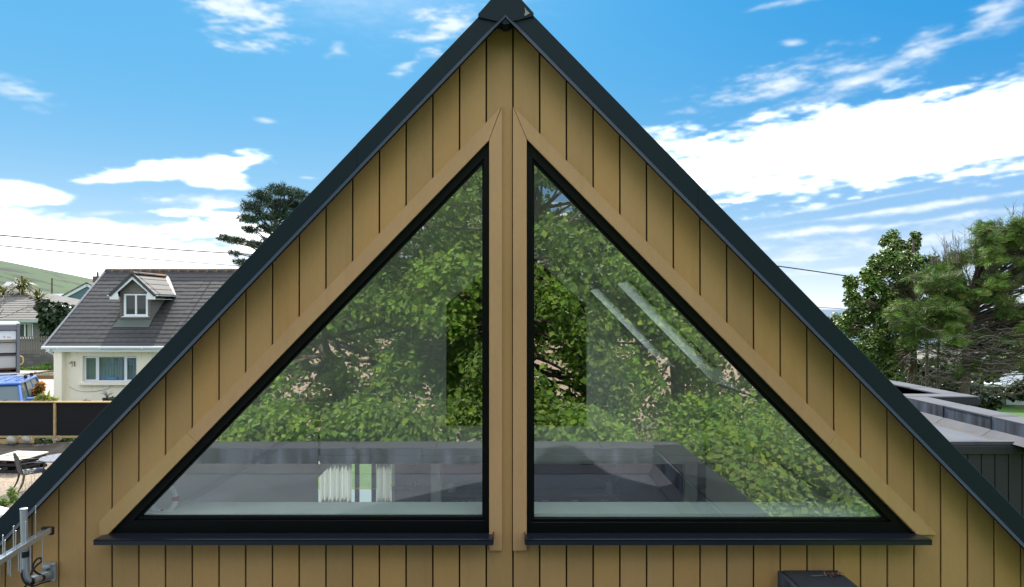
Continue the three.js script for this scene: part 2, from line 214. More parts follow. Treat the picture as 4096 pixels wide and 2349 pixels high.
// ------------------------------------------------------------------ the gable in front of the camera
const D = 4.4, S = D / F, gx = (px) => (px - 512) * S, gy = (py) => EYE + (HOR - py) * S, gp = (l) => l.map(([x, y]) => [gx(x), gy(y)]);
const house = thing('gable_house', 'house gable clad in ochre vertical boards with two dark triangular windows', 'house');
{
  // window triangles (outer edge of the frames) and the slopes of the roof edge
  const wins = [
    { out: [[489.2, 140.3], [108.5, 534.4], [489.2, 534.4]], in: [[482, 163.5], [139.5, 517], [482, 517]], a: 108.5, b: 489.2, top: (x) => 534.4 - (x - 108.5) * (394.1 / 380.7) },
    { out: [[526.7, 139.1], [526.7, 534.4], [915.5, 534.4]], in: [[534.4, 163.3], [534.4, 519], [885.5, 519]], a: 526.7, b: 915.5, top: (x) => 534.4 - (915.5 - x) * (395.3 / 388.8) }];
  const edge = (x) => x < 506 ? 38 + (479 - x) * 1.047 : 37 + (x - 533) * 1.0235;   // top of the boards, tucked under the roof edge
  const JX0 = 513.0, PITCH = 26.74, GAP = .8, BOT = 640;
  for (let k = -22; k < 22; k++) {
    const x0 = JX0 + PITCH * k + GAP, x1 = JX0 + PITCH * (k + 1) - GAP, m = M.board[(k * 7 + 700 + (k * k) % 5) % 3];
    const line = (a, b) => { const l = [[a, edge(a)]]; if (a < 506 && b > 506) l.push([506, edge(506)]); l.push([b, edge(b)]); return l; };
    const add = (pts) => mesh('cladding_board', poly(gp(pts), .014, -D, .0016), m, house);
    const w = wins.find((q) => q.a < x1 && q.b > x0);
    if (!w) { add([[x1, BOT], ...line(x0, x1).reverse(), [x0, BOT]].map((p) => p)); continue; }
    if (w.a <= x0 && w.b >= x1) {
      add([[x1, w.top(x1)], ...line(x0, x1).reverse(), [x0, w.top(x0)]]);
      add([[x1, BOT], [x1, 535], [x0, 535], [x0, BOT]]);
    } else if (w.a > x0) add([[x1, BOT], [x1, 535], [w.a, 535], [w.a, Math.min(534.3, w.top(w.a))], [x1, w.top(x1)], ...line(x0, x1).reverse(), [x0, BOT]]);
    else add([[x1, BOT], ...line(x0, x1).reverse(), [x0, w.top(x0)], [w.b, Math.min(534.3, w.top(w.b))], [w.b, 535], [x0, 535], [x0, BOT]]);
  }
  // the wall behind the boards
  const tri = (w, g) => gp(w.out).map(([x, y], i, l) => { const cx = (l[0][0] + l[1][0] + l[2][0]) / 3, cy = (l[0][1] + l[1][1] + l[2][1]) / 3; return [x + (cx - x) * g, y + (cy - y) * g]; });
  const gable = gp([[1090, edge(1090) + 9], [506, edge(506) + 6], [-70, edge(-70) + 9], [-70, 900], [1090, 900]]);
  mesh('backing', poly(gable, .012, -D - .018, 0, wins.map((w) => tri(w, .004))), M.groove, house);
  mesh('wall', poly(gable, .2, -D - .032, 0, wins.map((w) => tri(w, .004))), M.wallIn, house);
  // timber trims round the windows, mitred
  const trim = (pts, t = 0) => mesh('window_trim', poly(gp(pts), .02, -D + .019, .0015), M.trim[t], house);
  trim([[501.2, 107.6], [488.9, 141.0], [198.2, 441.9], [188.4, 432.7]]);
  trim([[188.2, 433.0], [198.0, 442.1], [108.9, 534.2], [100.8, 534.2], [100.8, 520.5]], 1);
  trim([[502.0, 107.4], [502.1, 549.7], [489.3, 549.7], [489.3, 140.9]]);
  trim([[513.4, 107.6], [835.9, 433.6], [827.2, 444.6], [527.0, 139.9]]);
  trim([[836.1, 433.8], [934, 532.6], [934, 534], [915.9, 534], [827.4, 444.8]], 1);
  trim([[512.9, 107.4], [526.6, 140.2], [526.6, 549.7], [512.9, 549.7]]);
  // windows
  const mid = (a, b, t) => a.map((p, i) => p.map((v, k) => v + (b[i][k] - v) * t));
  for (const w of wins) {
    const win = new THREE.Group(); win.name = 'window'; house.add(win);
    const o = gp(w.out), i = gp(w.in), order = (l) => [l[0], l[1], l[2]];
    mesh('frame', poly(order(o), .07, -D - .006, .003, [order(mid(i, o, .22))]), M.frame, win);
    mesh('glazing_bead', poly(order(mid(i, o, .215)), .03, -D - .022, .004, [order(i)]), M.frame, win);
    mesh('glass_pane', move(new THREE.ShapeGeometry(new THREE.Shape(mid(i, o, .1).map(([x, y]) => new THREE.Vector2(x, y)))), 0, 0, -D - .04), M.glass, win);
    // window board inside
    mesh('window_board', box(i[2][0] - i[1][0] + .5, .025, .27, (i[1][0] + i[2][0]) / 2 + (w.a < 300 ? -.2 : 0) + (w.a > 500 ? .0 : 0), gy(519) - .003, -D - .22), M.white, win);
    // outer sill: sloping top, front lip, turned-up end
    const L = w.a < 300, x0 = L ? -2.592 : .081, x1 = L ? -.117 : 2.602, bx0 = L ? gx(109) : x0, bx1 = L ? x1 : gx(916);
    const yT = gy(533.2), yF = EYE - (540.4 - HOR) * 4.285 / F, yB = EYE - (545.2 - HOR) * 4.285 / F, P = [[-D - .004, yT], [-4.30, yF + .005], [-4.285, yF], [-4.285, yB], [-4.291, yB], [-4.291, yF - .008], [-D - .004, yT - .012]];
    const a = P.map(([z, y]) => V(z < -4.39 ? bx0 : x0, y, z)), b = P.map(([z, y]) => V(z < -4.39 ? bx1 : x1, y, z)), q = [];
    for (let k = 0; k < P.length - 1; k++) q.push([a[k], a[k + 1], b[k + 1], b[k]]);
    q.push([a[6], a[5], a[1], a[0]], [b[0], b[1], b[5], b[6]], [a[5], a[4], a[3], a[2]], [b[2], b[3], b[4], b[5]]);
    const inner = L ? x1 : x0; 
    mesh('sill', [quads(q), box(.006, .045, .118, inner, (yT + yF) / 2 - .004, -D + .058), bar(V(x0, yF, -4.288), V(x1, yF, -4.288), .006, .006)], M.sill, win);
  }
  // roof edge: fascia in two lengths a side, kick-out lip, ridge cap
  const dF = 4.27, fx = (px) => (px - 512) * dF / F, fy = (py) => EYE + (HOR - py) * dF / F, fp = (l) => l.map(([x, y]) => [fx(x), fy(y)]);
  const lo = (x) => 16 + (479 - x) * 1.047, ro = (x) => 15 + (x - 533) * 1.0235, face = 24.2, lip = 5.8;
  for (const [f, a, b, fw, dz] of [[lo, 506, 357, face, 0], [lo, 356.9, -70, face, -.003], [ro, 506, 698, face + 1.5, 0], [ro, 698.1, 1100, face + 1.5, -.003]]) {
    const pts = [[a, f(a)], [b, f(b)], [b, f(b) + fw], [a, f(a) + fw]];
    mesh('verge_fascia', poly(fp(pts), .10, -dF + dz, .002), M.dark, house);
    const q = (x, dy, z) => V(fx(x), fy(f(x) + dy), z), A = q(a, fw, -dF + dz), B = q(b, fw, -dF + dz), Cc = q(b, fw + lip, -dF + dz + .022), E = q(a, fw + lip, -dF + dz + .022), A2 = q(a, fw + .6, -dF + dz - .05), B2 = q(b, fw + .6, -dF + dz - .05), C3 = q(b, fw + lip - .4, -dF + dz + .012), E3 = q(a, fw + lip - .4, -dF + dz + .012);
    const lf = b < a ? [[A, B, Cc, E], [E, Cc, C3, E3], [E3, C3, B2, A2]] : [[B, A, E, Cc], [Cc, E, E3, C3], [C3, E3, A2, B2]];
    mesh('verge_drip', quads(lf), M.lip, house);
  }
  mesh('ridge_cap', poly(fp([[506, -17], [478.2, 14.6], [478.4, 17.9], [501.8, 23.2], [503, 25.2], [508.3, 25.2], [510.6, 22.8], [533.6, 16.9], [533.6, 13.6]]), .11, -dF + .012, .002), M.dark, house);
  mesh('stain', poly(fp([[524.6, 8.2], [526.8, 11.5], [529.8, 14.2], [526.2, 16.2], [524.2, 16.8], [525.2, 12.4]]), .003, -dF + .0148), std(.30, .31, .32, .9), house);
  // roof slabs running back, with two roof windows in the right slope
  const xA = 506, yA = fy(lo(506)) - .03, X0 = fx(xA), mL = 1.047, mR = 1.0235, back = -17.2, Z0 = -4.31;
  const slope = (side, xa, xb, t0, t1) => { const f = (x) => yA - (side < 0 ? (X0 - x) * mL : (x - X0) * mR); return [[xa, f(xa) - t1], [xb, f(xb) - t1], [xb, f(xb) - t0], [xa, f(xa) - t0]]; };
  const sec = (pts, z0, z1) => { const area = pts.reduce((s, p, i) => s + p[0] * pts[(i + 1) % 4][1] - p[1] * pts[(i + 1) % 4][0], 0); return poly(area < 0 ? [...pts].reverse() : pts, z0 - z1, z0); };
  const holes = [[-7.68, -8.76], [-10.66, -11.8]], hx = [1.33, 2.53];
  for (const [t0, t1, name, m] of [[0, .05, 'roof', M.dark], [.053, .235, 'ceiling', M.wallIn]]) {
    const z0 = name === 'roof' ? Z0 : -4.66, L = [sec(slope(-1, X0, -4.3, t0, t1), z0, back), sec(slope(1, X0, hx[0], t0, t1), z0, back), sec(slope(1, hx[1], 4.3, t0, t1), z0, back)];
    let z = z0; for (const [a, b] of [...holes, [back, 0]]) { L.push(sec(slope(1, hx[0], hx[1], t0, t1), z, a)); z = b; }
    mesh(name, L, m, house);
  }
  for (const [a, b] of holes) {
    const rw = new THREE.Group(); rw.name = 'roof_window'; house.add(rw);
    const s = slope(1, hx[0], hx[1], -.05, -.02), e = (x0, x1, z0, z1) => sec(slope(1, x0, x1, -.03, .05), z0, z1);
    mesh('frame', [e(hx[0], hx[0] + .05, a, b), e(hx[1] - .05, hx[1], a, b), e(hx[0] + .05, hx[1] - .05, a, a - .05), e(hx[0] + .05, hx[1] - .05, b + .05, b)], M.frame, rw);
    const f = (x) => yA - (x - X0) * mR - .0; mesh('glass_pane', quads([[V(hx[0] + .04, f(hx[0] + .04), a - .04), V(hx[1] - .04, f(hx[1] - .04), a - .04), V(hx[1] - .04, f(hx[1] - .04), b + .04), V(hx[0] + .04, f(hx[0] + .04), b + .04)]]), M.skyGlass, rw);
  }
  // the room: side walls, end wall with its gabled opening, dark loft beyond, lower kitchen
  const kp = (px, py, d) => { const p = at(px, py, d); return [p.x, p.y]; }, dE = 13;
  for (const s of [-1, 1]) { mesh('side_wall', box(.15, 3.2, 8.4, s * 3.72, .5, -8.8), M.wallIn, house); mesh('outer_wall', box(.04, 3.1, 8.36, s * 3.817, .5, -8.8), M.darkClad, house); }
  const yk = at(0, 464, dE).y;
  mesh('end_wall', poly([[-3.6, yk], [3.6, yk], [3.6, 2.6], [X0, 6.12], [-3.6, 2.5]], .15, -dE, 0, [[kp(516, 240, dE), kp(586.8, 305, dE), kp(586.8, 427, dE), kp(445.6, 427, dE), kp(445.6, 305, dE)]]), M.wallIn, house);
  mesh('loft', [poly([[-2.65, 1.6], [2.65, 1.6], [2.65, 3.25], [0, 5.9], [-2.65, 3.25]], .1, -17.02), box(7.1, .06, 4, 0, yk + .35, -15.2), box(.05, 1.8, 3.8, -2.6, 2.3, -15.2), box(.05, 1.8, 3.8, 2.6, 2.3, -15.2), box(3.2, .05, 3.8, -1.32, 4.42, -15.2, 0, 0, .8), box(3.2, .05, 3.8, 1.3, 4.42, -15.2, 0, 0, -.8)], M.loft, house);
  mesh('room_floor', box(11.4, .1, 13.2, -.5, -1.05, -10.8), std(.55, .47, .37, .6), house);
  const zb = -17, op = (a, b) => [[at(b, 0, 17).x, 1.35], [at(a, 0, 17).x, 1.35], [at(a, 0, 17).x, -.95], [at(b, 0, 17).x, -.95]];
  mesh('kitchen_wall', [poly([[-6.1, -1], [5.1, -1], [5.1, 1.6], [-6.1, 1.6]], .15, zb, 0, [op(284, 391.5)]), box(.15, 2.6, 4, -6.1, .3, -15), box(.15, 2.6, 4, 5.1, .3, -15), box(2.5, 2.6, .15, -4.9, .3, -12.95), box(1.4, 2.6, .15, 4.4, .3, -12.95), box(11.2, .1, 4.2, -.5, 1.5, -15.05)], M.wallIn, house);
  for (const g of [box(.1, 3.6, 4.4, -6.24, -.1, -15), box(.1, 3.6, 4.4, 5.24, -.1, -15), box(2.3, 2.6, .1, -5.05, .4, -12.82), box(1.3, 2.6, .1, 4.55, .4, -12.82)]) mesh('rear_wing', g, M.darkClad, house); for (const g of [box(2.65, .08, 4.5, -5.0, 1.62, -15), box(1.75, .08, 4.5, 4.5, 1.62, -15)]) mesh('rear_wing_roof', g, M.felt, house);
  mesh('soffit', quads([[at(331, 464, 13.4), at(285, 511, 13.4), at(285, 511, 13.4).add(V(0, 0, -.4)), at(331, 464, 13.4).add(V(0, 0, -.4))], [at(331, 464, 13.4), at(200, 464, 13.4), at(200, 511, 13.4), at(285, 511, 13.4)]]), M.wallIn, house);
  for (const [a, b] of [[431.5, 441], [684, 696]]) { const p = at(a, 0, 13.3).x, q = at(b, 0, 13.3).x; mesh('column', box(q - p, 2.5, .18, (p + q) / 2, .25, -13.3), M.white, house); }
}
// inside the house, seen through the glass
{
  const span = (a, b, d) => [(at(a, 0, d).x + at(b, 0, d).x) / 2, at(b, 0, d).x - at(a, 0, d).x];
  const curt = (a, b, label) => { const [x, w] = span(a, b, 16.3), n = 28, s = []; for (let i = 0; i <= n; i++) s.push(V(x - w / 2 + w * i / n, 0, -16.3 + .05 * Math.sin(i * 1.9 + a) + .02 * Math.sin(i * .8))); return single('curtain', quads(s.slice(1).map((p, i) => [V(s[i].x, -.97, s[i].z), V(p.x, -.97, p.z), V(p.x, 1.4, p.z), V(s[i].x, 1.4, s[i].z)])), M.curtain, label, 'curtain'); };
  single('patio_door_frame', [[355, 359.3], [371.7, 376], [303, 318], [289, 291.5]].map(([a, b]) => { const [x, w] = span(a, b, 16.7); return box(w, 2.4, .06, x, .2, -16.7); }), M.frame, 'dark frame of the glazed patio doors behind the curtains', 'door frame');
  curt(319.5, 352, 'wide grey curtain behind the glass beside the narrow bright opening');
  curt(376.8, 391, 'white gathered curtain behind the glass between bright opening and dark door');
  const dg = thing('interior_door', 'dark grey double door inside, left of the white column', 'door', V(span(395, 431, 16.8)[0], -1, -16.8));
  { const w = span(395, 431, 16.8)[1]; for (const s of [-1, 1]) { const l = mesh('door_leaf', rbox(w / 2 - .01, 2.3, .05, .008, s * w / 4, 1.15, 0), M.greyDoor, dg); mesh('handle', [box(.02, .2, .02, s * .06, 1.02, .035), box(.09, .015, .02, s * .1, 1.06, .05)], M.alu, l); } mesh('door_frame', [box(.06, 2.4, .08, -w / 2 - .03, 1.2, 0), box(.06, 2.4, .08, w / 2 + .03, 1.2, 0)], M.white, dg); }
  const [kx, kw] = span(441, 619, 16.2), ktop = at(0, 493, 16.2).y;
  const cab = thing('kitchen_unit', 'navy kitchen base units under a grey worktop behind the glass', 'kitchen unit', V(kx, -1, -16.4));
  for (let i = 0; i < 6; i++) { const dr = mesh('cabinet_door', rbox(kw / 6 - .008, ktop + .94, .02, .004, -kw / 2 + kw * (i + .5) / 6, (ktop + 1) / 2 - .04, .3), M.navy, cab); mesh('handle', box(.16, .01, .02, -kw / 2 + kw * (i + .5) / 6, ktop + .86, .32), M.alu, dr); }
  mesh('carcass', box(kw, ktop + .95, .56, 0, (ktop + 1) / 2 - .03, 0), M.navy, cab); mesh('worktop', box(kw + .02, .04, .66, 0, ktop + 1 - .02, .02), M.worktop, cab); mesh('splashback', box(kw, .6, .02, 0, ktop + 1.32, -.29), std(.16, .165, .16, .4), cab); mesh('wall_cabinet', box(kw, .6, .34, 0, ktop + 1.95, -.12), M.greyDoor, cab);
  const [tx, tw] = span(622, 684, 16.2); const tall = thing('tall_kitchen_unit', 'tall navy larder unit at the right end of the worktop', 'cupboard', V(tx, -1, -16.4)); mesh('carcass', box(tw, 2.4, .56, 0, 1.2, 0), M.navy, tall); for (const s of [-1, 1]) mesh('door', rbox(tw / 2 - .006, 2.36, .02, .004, s * tw / 4, 1.2, .3), M.navy, tall);
  const ky = ktop, px = (a) => at(a, 0, 16.2).x;
  const kettle = thing('kettle', 'white jug kettle on the worktop right of the white column', 'kettle', V(px(452), ky, -16.25)); mesh('body', lathe([[0, 0], [.085, 0], [.09, .02], [.07, .2], [.06, .24], [0, .245]]), M.white, kettle); mesh('handle', tube(curve([V(.06, .21, 0), V(.13, .2, 0), V(.14, .1, 0), V(.085, .05, 0)], 10), .012), M.black, kettle); mesh('spout', bar(V(-.06, .18, 0), V(-.1, .22, 0), .03, .02), M.white, kettle);
  single('bananas', [0, 1, 2].map((i) => tube(curve([V(px(463), ky + .1, -16.2 + i * .03), V(px(463) + .06, ky + .03 + i * .01, -16.17), V(px(463) + .15, ky + .03, -16.15 + i * .03), V(px(463) + .2, ky + .08, -16.15)], 8), .018, .012)), std(.6, .38, .04, .6), 'bunch of yellow bananas on the worktop beside the kettle', 'bananas');
  const roll = thing('paper_roll', 'white upright paper roll on the worktop by the larder', 'paper roll', V(px(609), ky, -16.2)); mesh('roll', lathe([[.02, 0], [.075, 0], [.078, .01], [.078, .25], [.075, .26], [.02, .26]]), M.white, roll); mesh('spindle', lathe([[0, .0], [.01, 0], [.01, .31], [0, .32]], 8), M.alu, roll);
  const [ix, iw] = span(441, 579, 14.9), iy = at(0, 508.5, 14.9).y; const isl = thing('kitchen_island', 'navy island with pale worktop in front of the base units', 'kitchen island', V(ix, -1, -14.9)); mesh('base', box(iw - .1, iy + .96, .7, 0, (iy + .96) / 2, 0), M.navy, isl); mesh('worktop', rbox(iw, .04, .85, .006, 0, iy + 1 - .02, 0), M.worktop, isl);
  single('candle', move(lathe([[0, 0], [.045, 0], [.045, .11], [.04, .12], [.008, .115], [.004, .14], [0, .14]], 16), at(572.5, 0, 14.8).x, iy, -14.8), std(.30, .03, .10, .6), 'pink candle standing on the right end of the island', 'candle');
  { const x = at(474.5, 0, 15.9).x, n = 20, q = []; for (let r = 0; r < 2; r++) for (let i = 0; i < n; i++) { const f = (k, y) => V(x - .16 + r * .17 + .155 * k / n + (y < 0 ? (k / n - .5) * .08 : 0), ky - .12 + y, -15.98 + .02 * Math.sin(k * 1.5)); q.push([f(i, -.55), f(i + 1, -.55), f(i + 1, 0), f(i, 0)]); } single('tea_towel', quads(q), std(.5, .5, .52, .95, { side: THREE.DoubleSide }), 'pale grey tea towels hanging in folds before the navy units', 'towel'); }
  // a small lifebuoy leaning on the left window board
  const b = thing('toy_lifebuoy', 'small white lifebuoy with red band on the left window board', 'lifebuoy', V(at(162, 0, 4.56).x, EYE - 212.5 * 4.45 / F + .005, -4.555)); b.rotation.x = -.12;
  const arc = (a, l, r) => move(new THREE.TorusGeometry(.085, r, 10, 20, l).rotateZ(a), 0, .105, 0);
  mesh('ring', arc(0, 2 * Math.PI, .02), M.white, b); for (const a of [1.5, 3.07, 4.64, 6.2]) mesh('band', arc(a, .3, .0215), std(.45, .015, .02, .6), b, 'red band');
}
// ------------------------------------------------------------------ flat roofs
{
  // in front of and below the gable (seen in the glass, and its right parapet at the bottom edge)
  const fr = thing('front_flat_roof', 'grey felt flat roof with dark parapet below the ochre gable', 'flat roof');
  const yD = 2.36, yP = EYE - 1.655;
  mesh('roof_deck', box(9.7, .1, 4.0, -3.1, yD - .05, -2.36), M.deck, fr);
  mesh('wall', [box(10, 2.4, .2, -2.94, 1.1, -.16), box(.2, 2.4, 4.1, 1.96, 1.1, -2.35)], M.darkClad, fr);
  mesh('upstand', [box(9.6, yP - yD, .05, -3.1, (yP + yD) / 2 - .01, -.61), box(.05, yP - yD, 3.8, 1.715, (yP + yD) / 2 - .01, -2.5)], M.upstand, fr);
  mesh('parapet', [box(9.7, yP - yD, .30, -3.05, (yP + yD) / 2 - .012, -.42), box(.30, yP - yD, 3.85, 1.9, (yP + yD) / 2 - .012, -2.46)], M.darkClad, fr);
  const capm = skin(feltFn(.022, .026, .036, .1), .8, { bumpMap: speck, bumpScale: .002 });
  for (let i = 0; i < 4; i++) mesh('parapet_cap', rbox(.355, .03, .975, .01, 1.888, yP - .012 + (i % 2) * .002, -4.385 + .49 + .98 * i), capm, fr);
  for (let i = 0; i < 10; i++) mesh('parapet_cap', rbox(.985, .03, .36, .008, 1.565 - i * .99, yP - .014 + (i % 2) * .002, -.42), M.felt, fr);
  mesh('cant_strip', [quads([[V(-7.9, yD + .005, -.75), V(1.62, yD + .005, -.75), V(1.69, yD + .1, -.63), V(-7.9, yD + .1, -.63)]]), quads([[V(1.6, yD + .005, -4.38), V(1.69, yD + .1, -4.38), V(1.69, yD + .1, -.63), V(1.6, yD + .005, -.7)]])], M.felt, fr);
  { const y = yP + .006, d = thing('dry_debris', 'small heap of brown dry leaves and a twig on the dark parapet end', 'debris', V(1.96, y, -4.28)); mesh('twig', bar(V(-.12, .006, .02), V(-.02, .008, .015), .006, .006), M.greyTimber, d); const rr = rng(4); for (let i = 0; i < 9; i++) mesh('dry_leaf', move(new THREE.PlaneGeometry(.03, .018).toNonIndexed(), (rr() - .4) * .13, .008 + rr() * .012, (rr() - .5) * .04, -1.2 + rr(), rr() * 3, rr()), std(.16 + .06 * rr(), .085, .05, .9, { side: THREE.DoubleSide }), d); }
  mesh('outlet', box(.16, .07, .03, .9, yD + .1, -.632), M.black, fr);
  // right: dark clad flat roof building with stepped parapet
  const b = thing('flat_roof_building', 'dark boarded flat roof extension with grey felt parapets', 'building');
  const y0 = 2.6, y1 = 2.85, xi = 6.4, xo = 6.775, z0 = -8.7;
  mesh('roof_deck', box(3.3, .1, 8.2, 5.5, y0 - .05, -12.85), M.deck, b);
  mesh('roof_edge', [bar(V(3.85, y0 + .012, z0 - .04), V(8.5, y0 + .012, z0 - .04), .1, .045)], M.felt, b);
  mesh('fascia', rbox(5.15, .1, .04, .004, 6.43, y0 - .065, z0 + .03), M.darkClad, b);
  for (let i = 0; i < 25; i++) mesh('cladding_board', box(.158, 2.5, .022, 3.93 + i * .17, y0 - 1.37, z0 + .012), M.darkClad, b);
  mesh('wall', [box(5.1, 2.45, .2, 6.42, y0 - 1.36, z0 - .12), box(.2, 2.6, 2.9, 6.66, 1.3, -10.1), box(.2, 2.6, 5, 7.5, 1.3, -14.2)], M.groove, b);
  const cut = [-8.2, -9.24, -10.26, -11.3], felt = (z0, z1, i) => {
    const xf = xi + (i % 2) * .006; mesh('felt_strip', quads([[V(xf, y0 + .09, z0), V(xf, y0 + .09, z1), V(xf, y1, z1), V(xf, y1, z0)]]), M.upstand, b);
    mesh('cant_strip', quads([[V(xi - .13, y0 + .006, z1 + .004), V(xi - .13, y0 + .006, z0 - .004), V(xi, y0 + .092, z0 - .004), V(xi, y0 + .092, z1 + .004)]]), M.felt, b);
    mesh('parapet_cap', rbox(.375, .03, z0 - z1 - .008, .008, (xi + xo) / 2, y1 + .004 + (i % 2) * .004, (z0 + z1) / 2), M.felt, b);
  };
  for (let i = 0; i < 3; i++) felt(cut[i], cut[i + 1], i);
  mesh('parapet_core', [box(.33, .34, 3.1, xi + .19, y1 - .18, -9.75), box(1.15, .34, .34, 7.05, y1 - .18, -11.5), box(.34, .34, 5, 7.44, y1 - .18, -14.2)], M.groove, b);
  mesh('membrane_edge', bar(V(xi - .15, y0 + .004, -8.75), V(xi - .15, y0 + .004, -11.3), .018, .004), std(.27, .22, .16, .8), b);
  mesh('parapet_cap', rbox(1.24, .03, .37, .008, 7.02, y1 + .006, -11.49), M.felt, b);
  for (let i = 0; i < 5; i++) mesh('parapet_cap', rbox(.37, .03, .99, .008, 7.445, y1 + .003 + (i % 2) * .004, -12.17 - i), M.felt, b);
  mesh('felt_strip', quads([[V(7.27, y0, -16.5), V(7.27, y1, -16.5), V(7.27, y1, -11.67), V(7.27, y0, -11.67)]]), M.upstand, b);
  mesh('fascia', [rbox(.87, .1, .035, .004, 7.2, y1 - .065, -11.3), box(.035, .1, 5, 7.64, y1 - .065, -13.8)], M.darkClad, b);
  for (let i = 0; i < 5; i++) mesh('cladding_board', box(.158, 2.6, .022, 6.86 + i * .17, y1 - 1.42, -11.315), M.darkClad, b);
  mesh('joint_line', cut.slice(1, 3).map((z) => bar(V(xi - .003, y0 + .09, z), V(xi - .003, y1, z), .014, .006)), M.black, b);
}

// ------------------------------------------------------------------ land and sea
{
  const height = (x, z) => {
    let h = sm(-25, -55, z) * sm(-8, -16, x) * .35 + sm(-24, -29, z) * sm(-8, -12, x) * .2;
    h += sm(-60, -240, z) * sm(-20, -90, x) * 6;
    h -= 34 * sm(-70, -190, z) * sm(-90, -10, x);
    return h + (Math.abs(x) > 9 || z > 6 ? (fbm(x * .2, z * .2, 3) - .5) * .12 : 0);
  };
  const xs = [-900, -600, -420, -300, -220, -160, -120, -90], zs = [-330, -270, -220, -180, -150, -125, -105, -90, -78, -68];
  for (let x = -70; x <= 70; x += 2) xs.push(x + (x === -6 ? -.2 : x === -4 ? .2 : x === 4 ? -.2 : x === 6 ? -.8 : 0)); xs.push(90, 120, 160, 220, 300, 420, 600);
  for (let z = -60; z <= 30; z += 1.5) zs.push(z); zs.push(40, 55, 75, 100, 140, 200, 300, 500);
  const pos = [], uv = [], idx = [], nx = xs.length;
  for (const z of zs) for (const x of xs) { pos.push(x, height(x, z), z); uv.push(x, z); }
  for (let j = 0; j < zs.length - 1; j++) for (let i = 0; i < nx - 1; i++) {
    const cx = (xs[i] + xs[i + 1]) / 2, cz = (zs[j] + zs[j + 1]) / 2;
    if ((Math.abs(cx) < 3.8 && cz < -4.5 && cz > -13.5) || (cx > -6.2 && cx < 5.2 && cz < -12.8 && cz > -17.1)) continue;   // the cellar of the house
    const a = j * nx + i; idx.push(a, a + nx, a + 1, a + 1, a + nx, a + nx + 1);
  }
  const g = new THREE.BufferGeometry(); g.setAttribute('position', new THREE.Float32BufferAttribute(pos, 3)); g.setAttribute('uv', new THREE.Float32BufferAttribute(uv, 2)); g.setIndex(idx); g.computeVertexNormals();
  struct('ground', g, M.grass);
  const sheet = (x0, x1, z0, z1, dy, step = 1) => { const q = [], nxx = Math.ceil((x1 - x0) / step), nz = Math.ceil((z1 - z0) / step), f = (i, j) => { const x = x0 + (x1 - x0) * i / nxx, z = z0 + (z1 - z0) * j / nz; return [x, height(x, z) + dy, z]; };
    const p = [], u = [], ix = []; for (let j = 0; j <= nz; j++) for (let i = 0; i <= nxx; i++) { const [x, y, z] = f(i, j); p.push(x, y, z); u.push(x, z); }
    for (let j = 0; j < nz; j++) for (let i = 0; i < nxx; i++) { const a = j * (nxx + 1) + i; ix.push(a, a + nxx + 1, a + 1, a + 1, a + nxx + 1, a + nxx + 2); }
    const s = new THREE.BufferGeometry(); s.setAttribute('position', new THREE.Float32BufferAttribute(p, 3)); s.setAttribute('uv', new THREE.Float32BufferAttribute(u, 2)); s.setIndex(ix); s.computeVertexNormals(); return s; };
  struct('gravel_patio', sheet(-17, -5, -19.6, -8, .07), M.gravel);
  struct('driveway', sheet(-40, -19.6, -42.9, -22, .07), M.paving);
  struct('field', sheet(-90, 90, 13, 88, .1, 4), M.field);
  struct('soil_mound', (() => { const p = [], u = [], ix = [], n = 70, m = 16; for (let j = 0; j <= m; j++) for (let i = 0; i <= n; i++) { const x = -18.5 + 13 * i / n, t = j / m, z = -21.9 + 3.3 * t; const y = .05 + .11 * sm(1, .15, t) * sm(-.02, .1, t) + (fbm(x * 1.3, z * 1.7, 4) - .5) * .2 * (1 - t) - .05 * t; p.push(x, y, z); u.push(x, z); } for (let j = 0; j < m; j++) for (let i = 0; i < n; i++) { const a = j * (n + 1) + i; ix.push(a, a + n + 1, a + 1, a + 1, a + n + 1, a + n + 2); } const s = new THREE.BufferGeometry(); s.setAttribute('position', new THREE.Float32BufferAttribute(p, 3)); s.setAttribute('uv', new THREE.Float32BufferAttribute(u, 2)); s.setIndex(ix); s.computeVertexNormals(); return s; })(), M.soil);
  // the green hill with gorse, behind the houses
  { const p = [], u = [], ix = [], n = 60, m = 30; for (let j = 0; j <= m; j++) for (let i = 0; i <= n; i++) { const x = -1100 + 880 * i / n, z = -900 + 650 * j / m; const ridge = 40 + (-444 - x) * .25 * (x < -444 ? .8 : 1), k = sm(-250, -600, z) * sm(-1000, -640, z); p.push(x, 2 + Math.max(-6, ridge) * k + 2 * (fbm(x * .02, z * .02, 3) - .5), z); u.push(x, z); } for (let j = 0; j < m; j++) for (let i = 0; i < n; i++) { const a = j * (n + 1) + i; ix.push(a, a + n + 1, a + 1, a + 1, a + n + 1, a + n + 2); } const s = new THREE.BufferGeometry(); s.setAttribute('position', new THREE.Float32BufferAttribute(p, 3)); s.setAttribute('uv', new THREE.Float32BufferAttribute(u, 2)); s.setIndex(ix); s.computeVertexNormals(); struct('hill', s, M.hill); }
  struct('sea', move(new THREE.PlaneGeometry(44000, 22000), 6000, -26, -11150, -Math.PI / 2), M.sea);
}
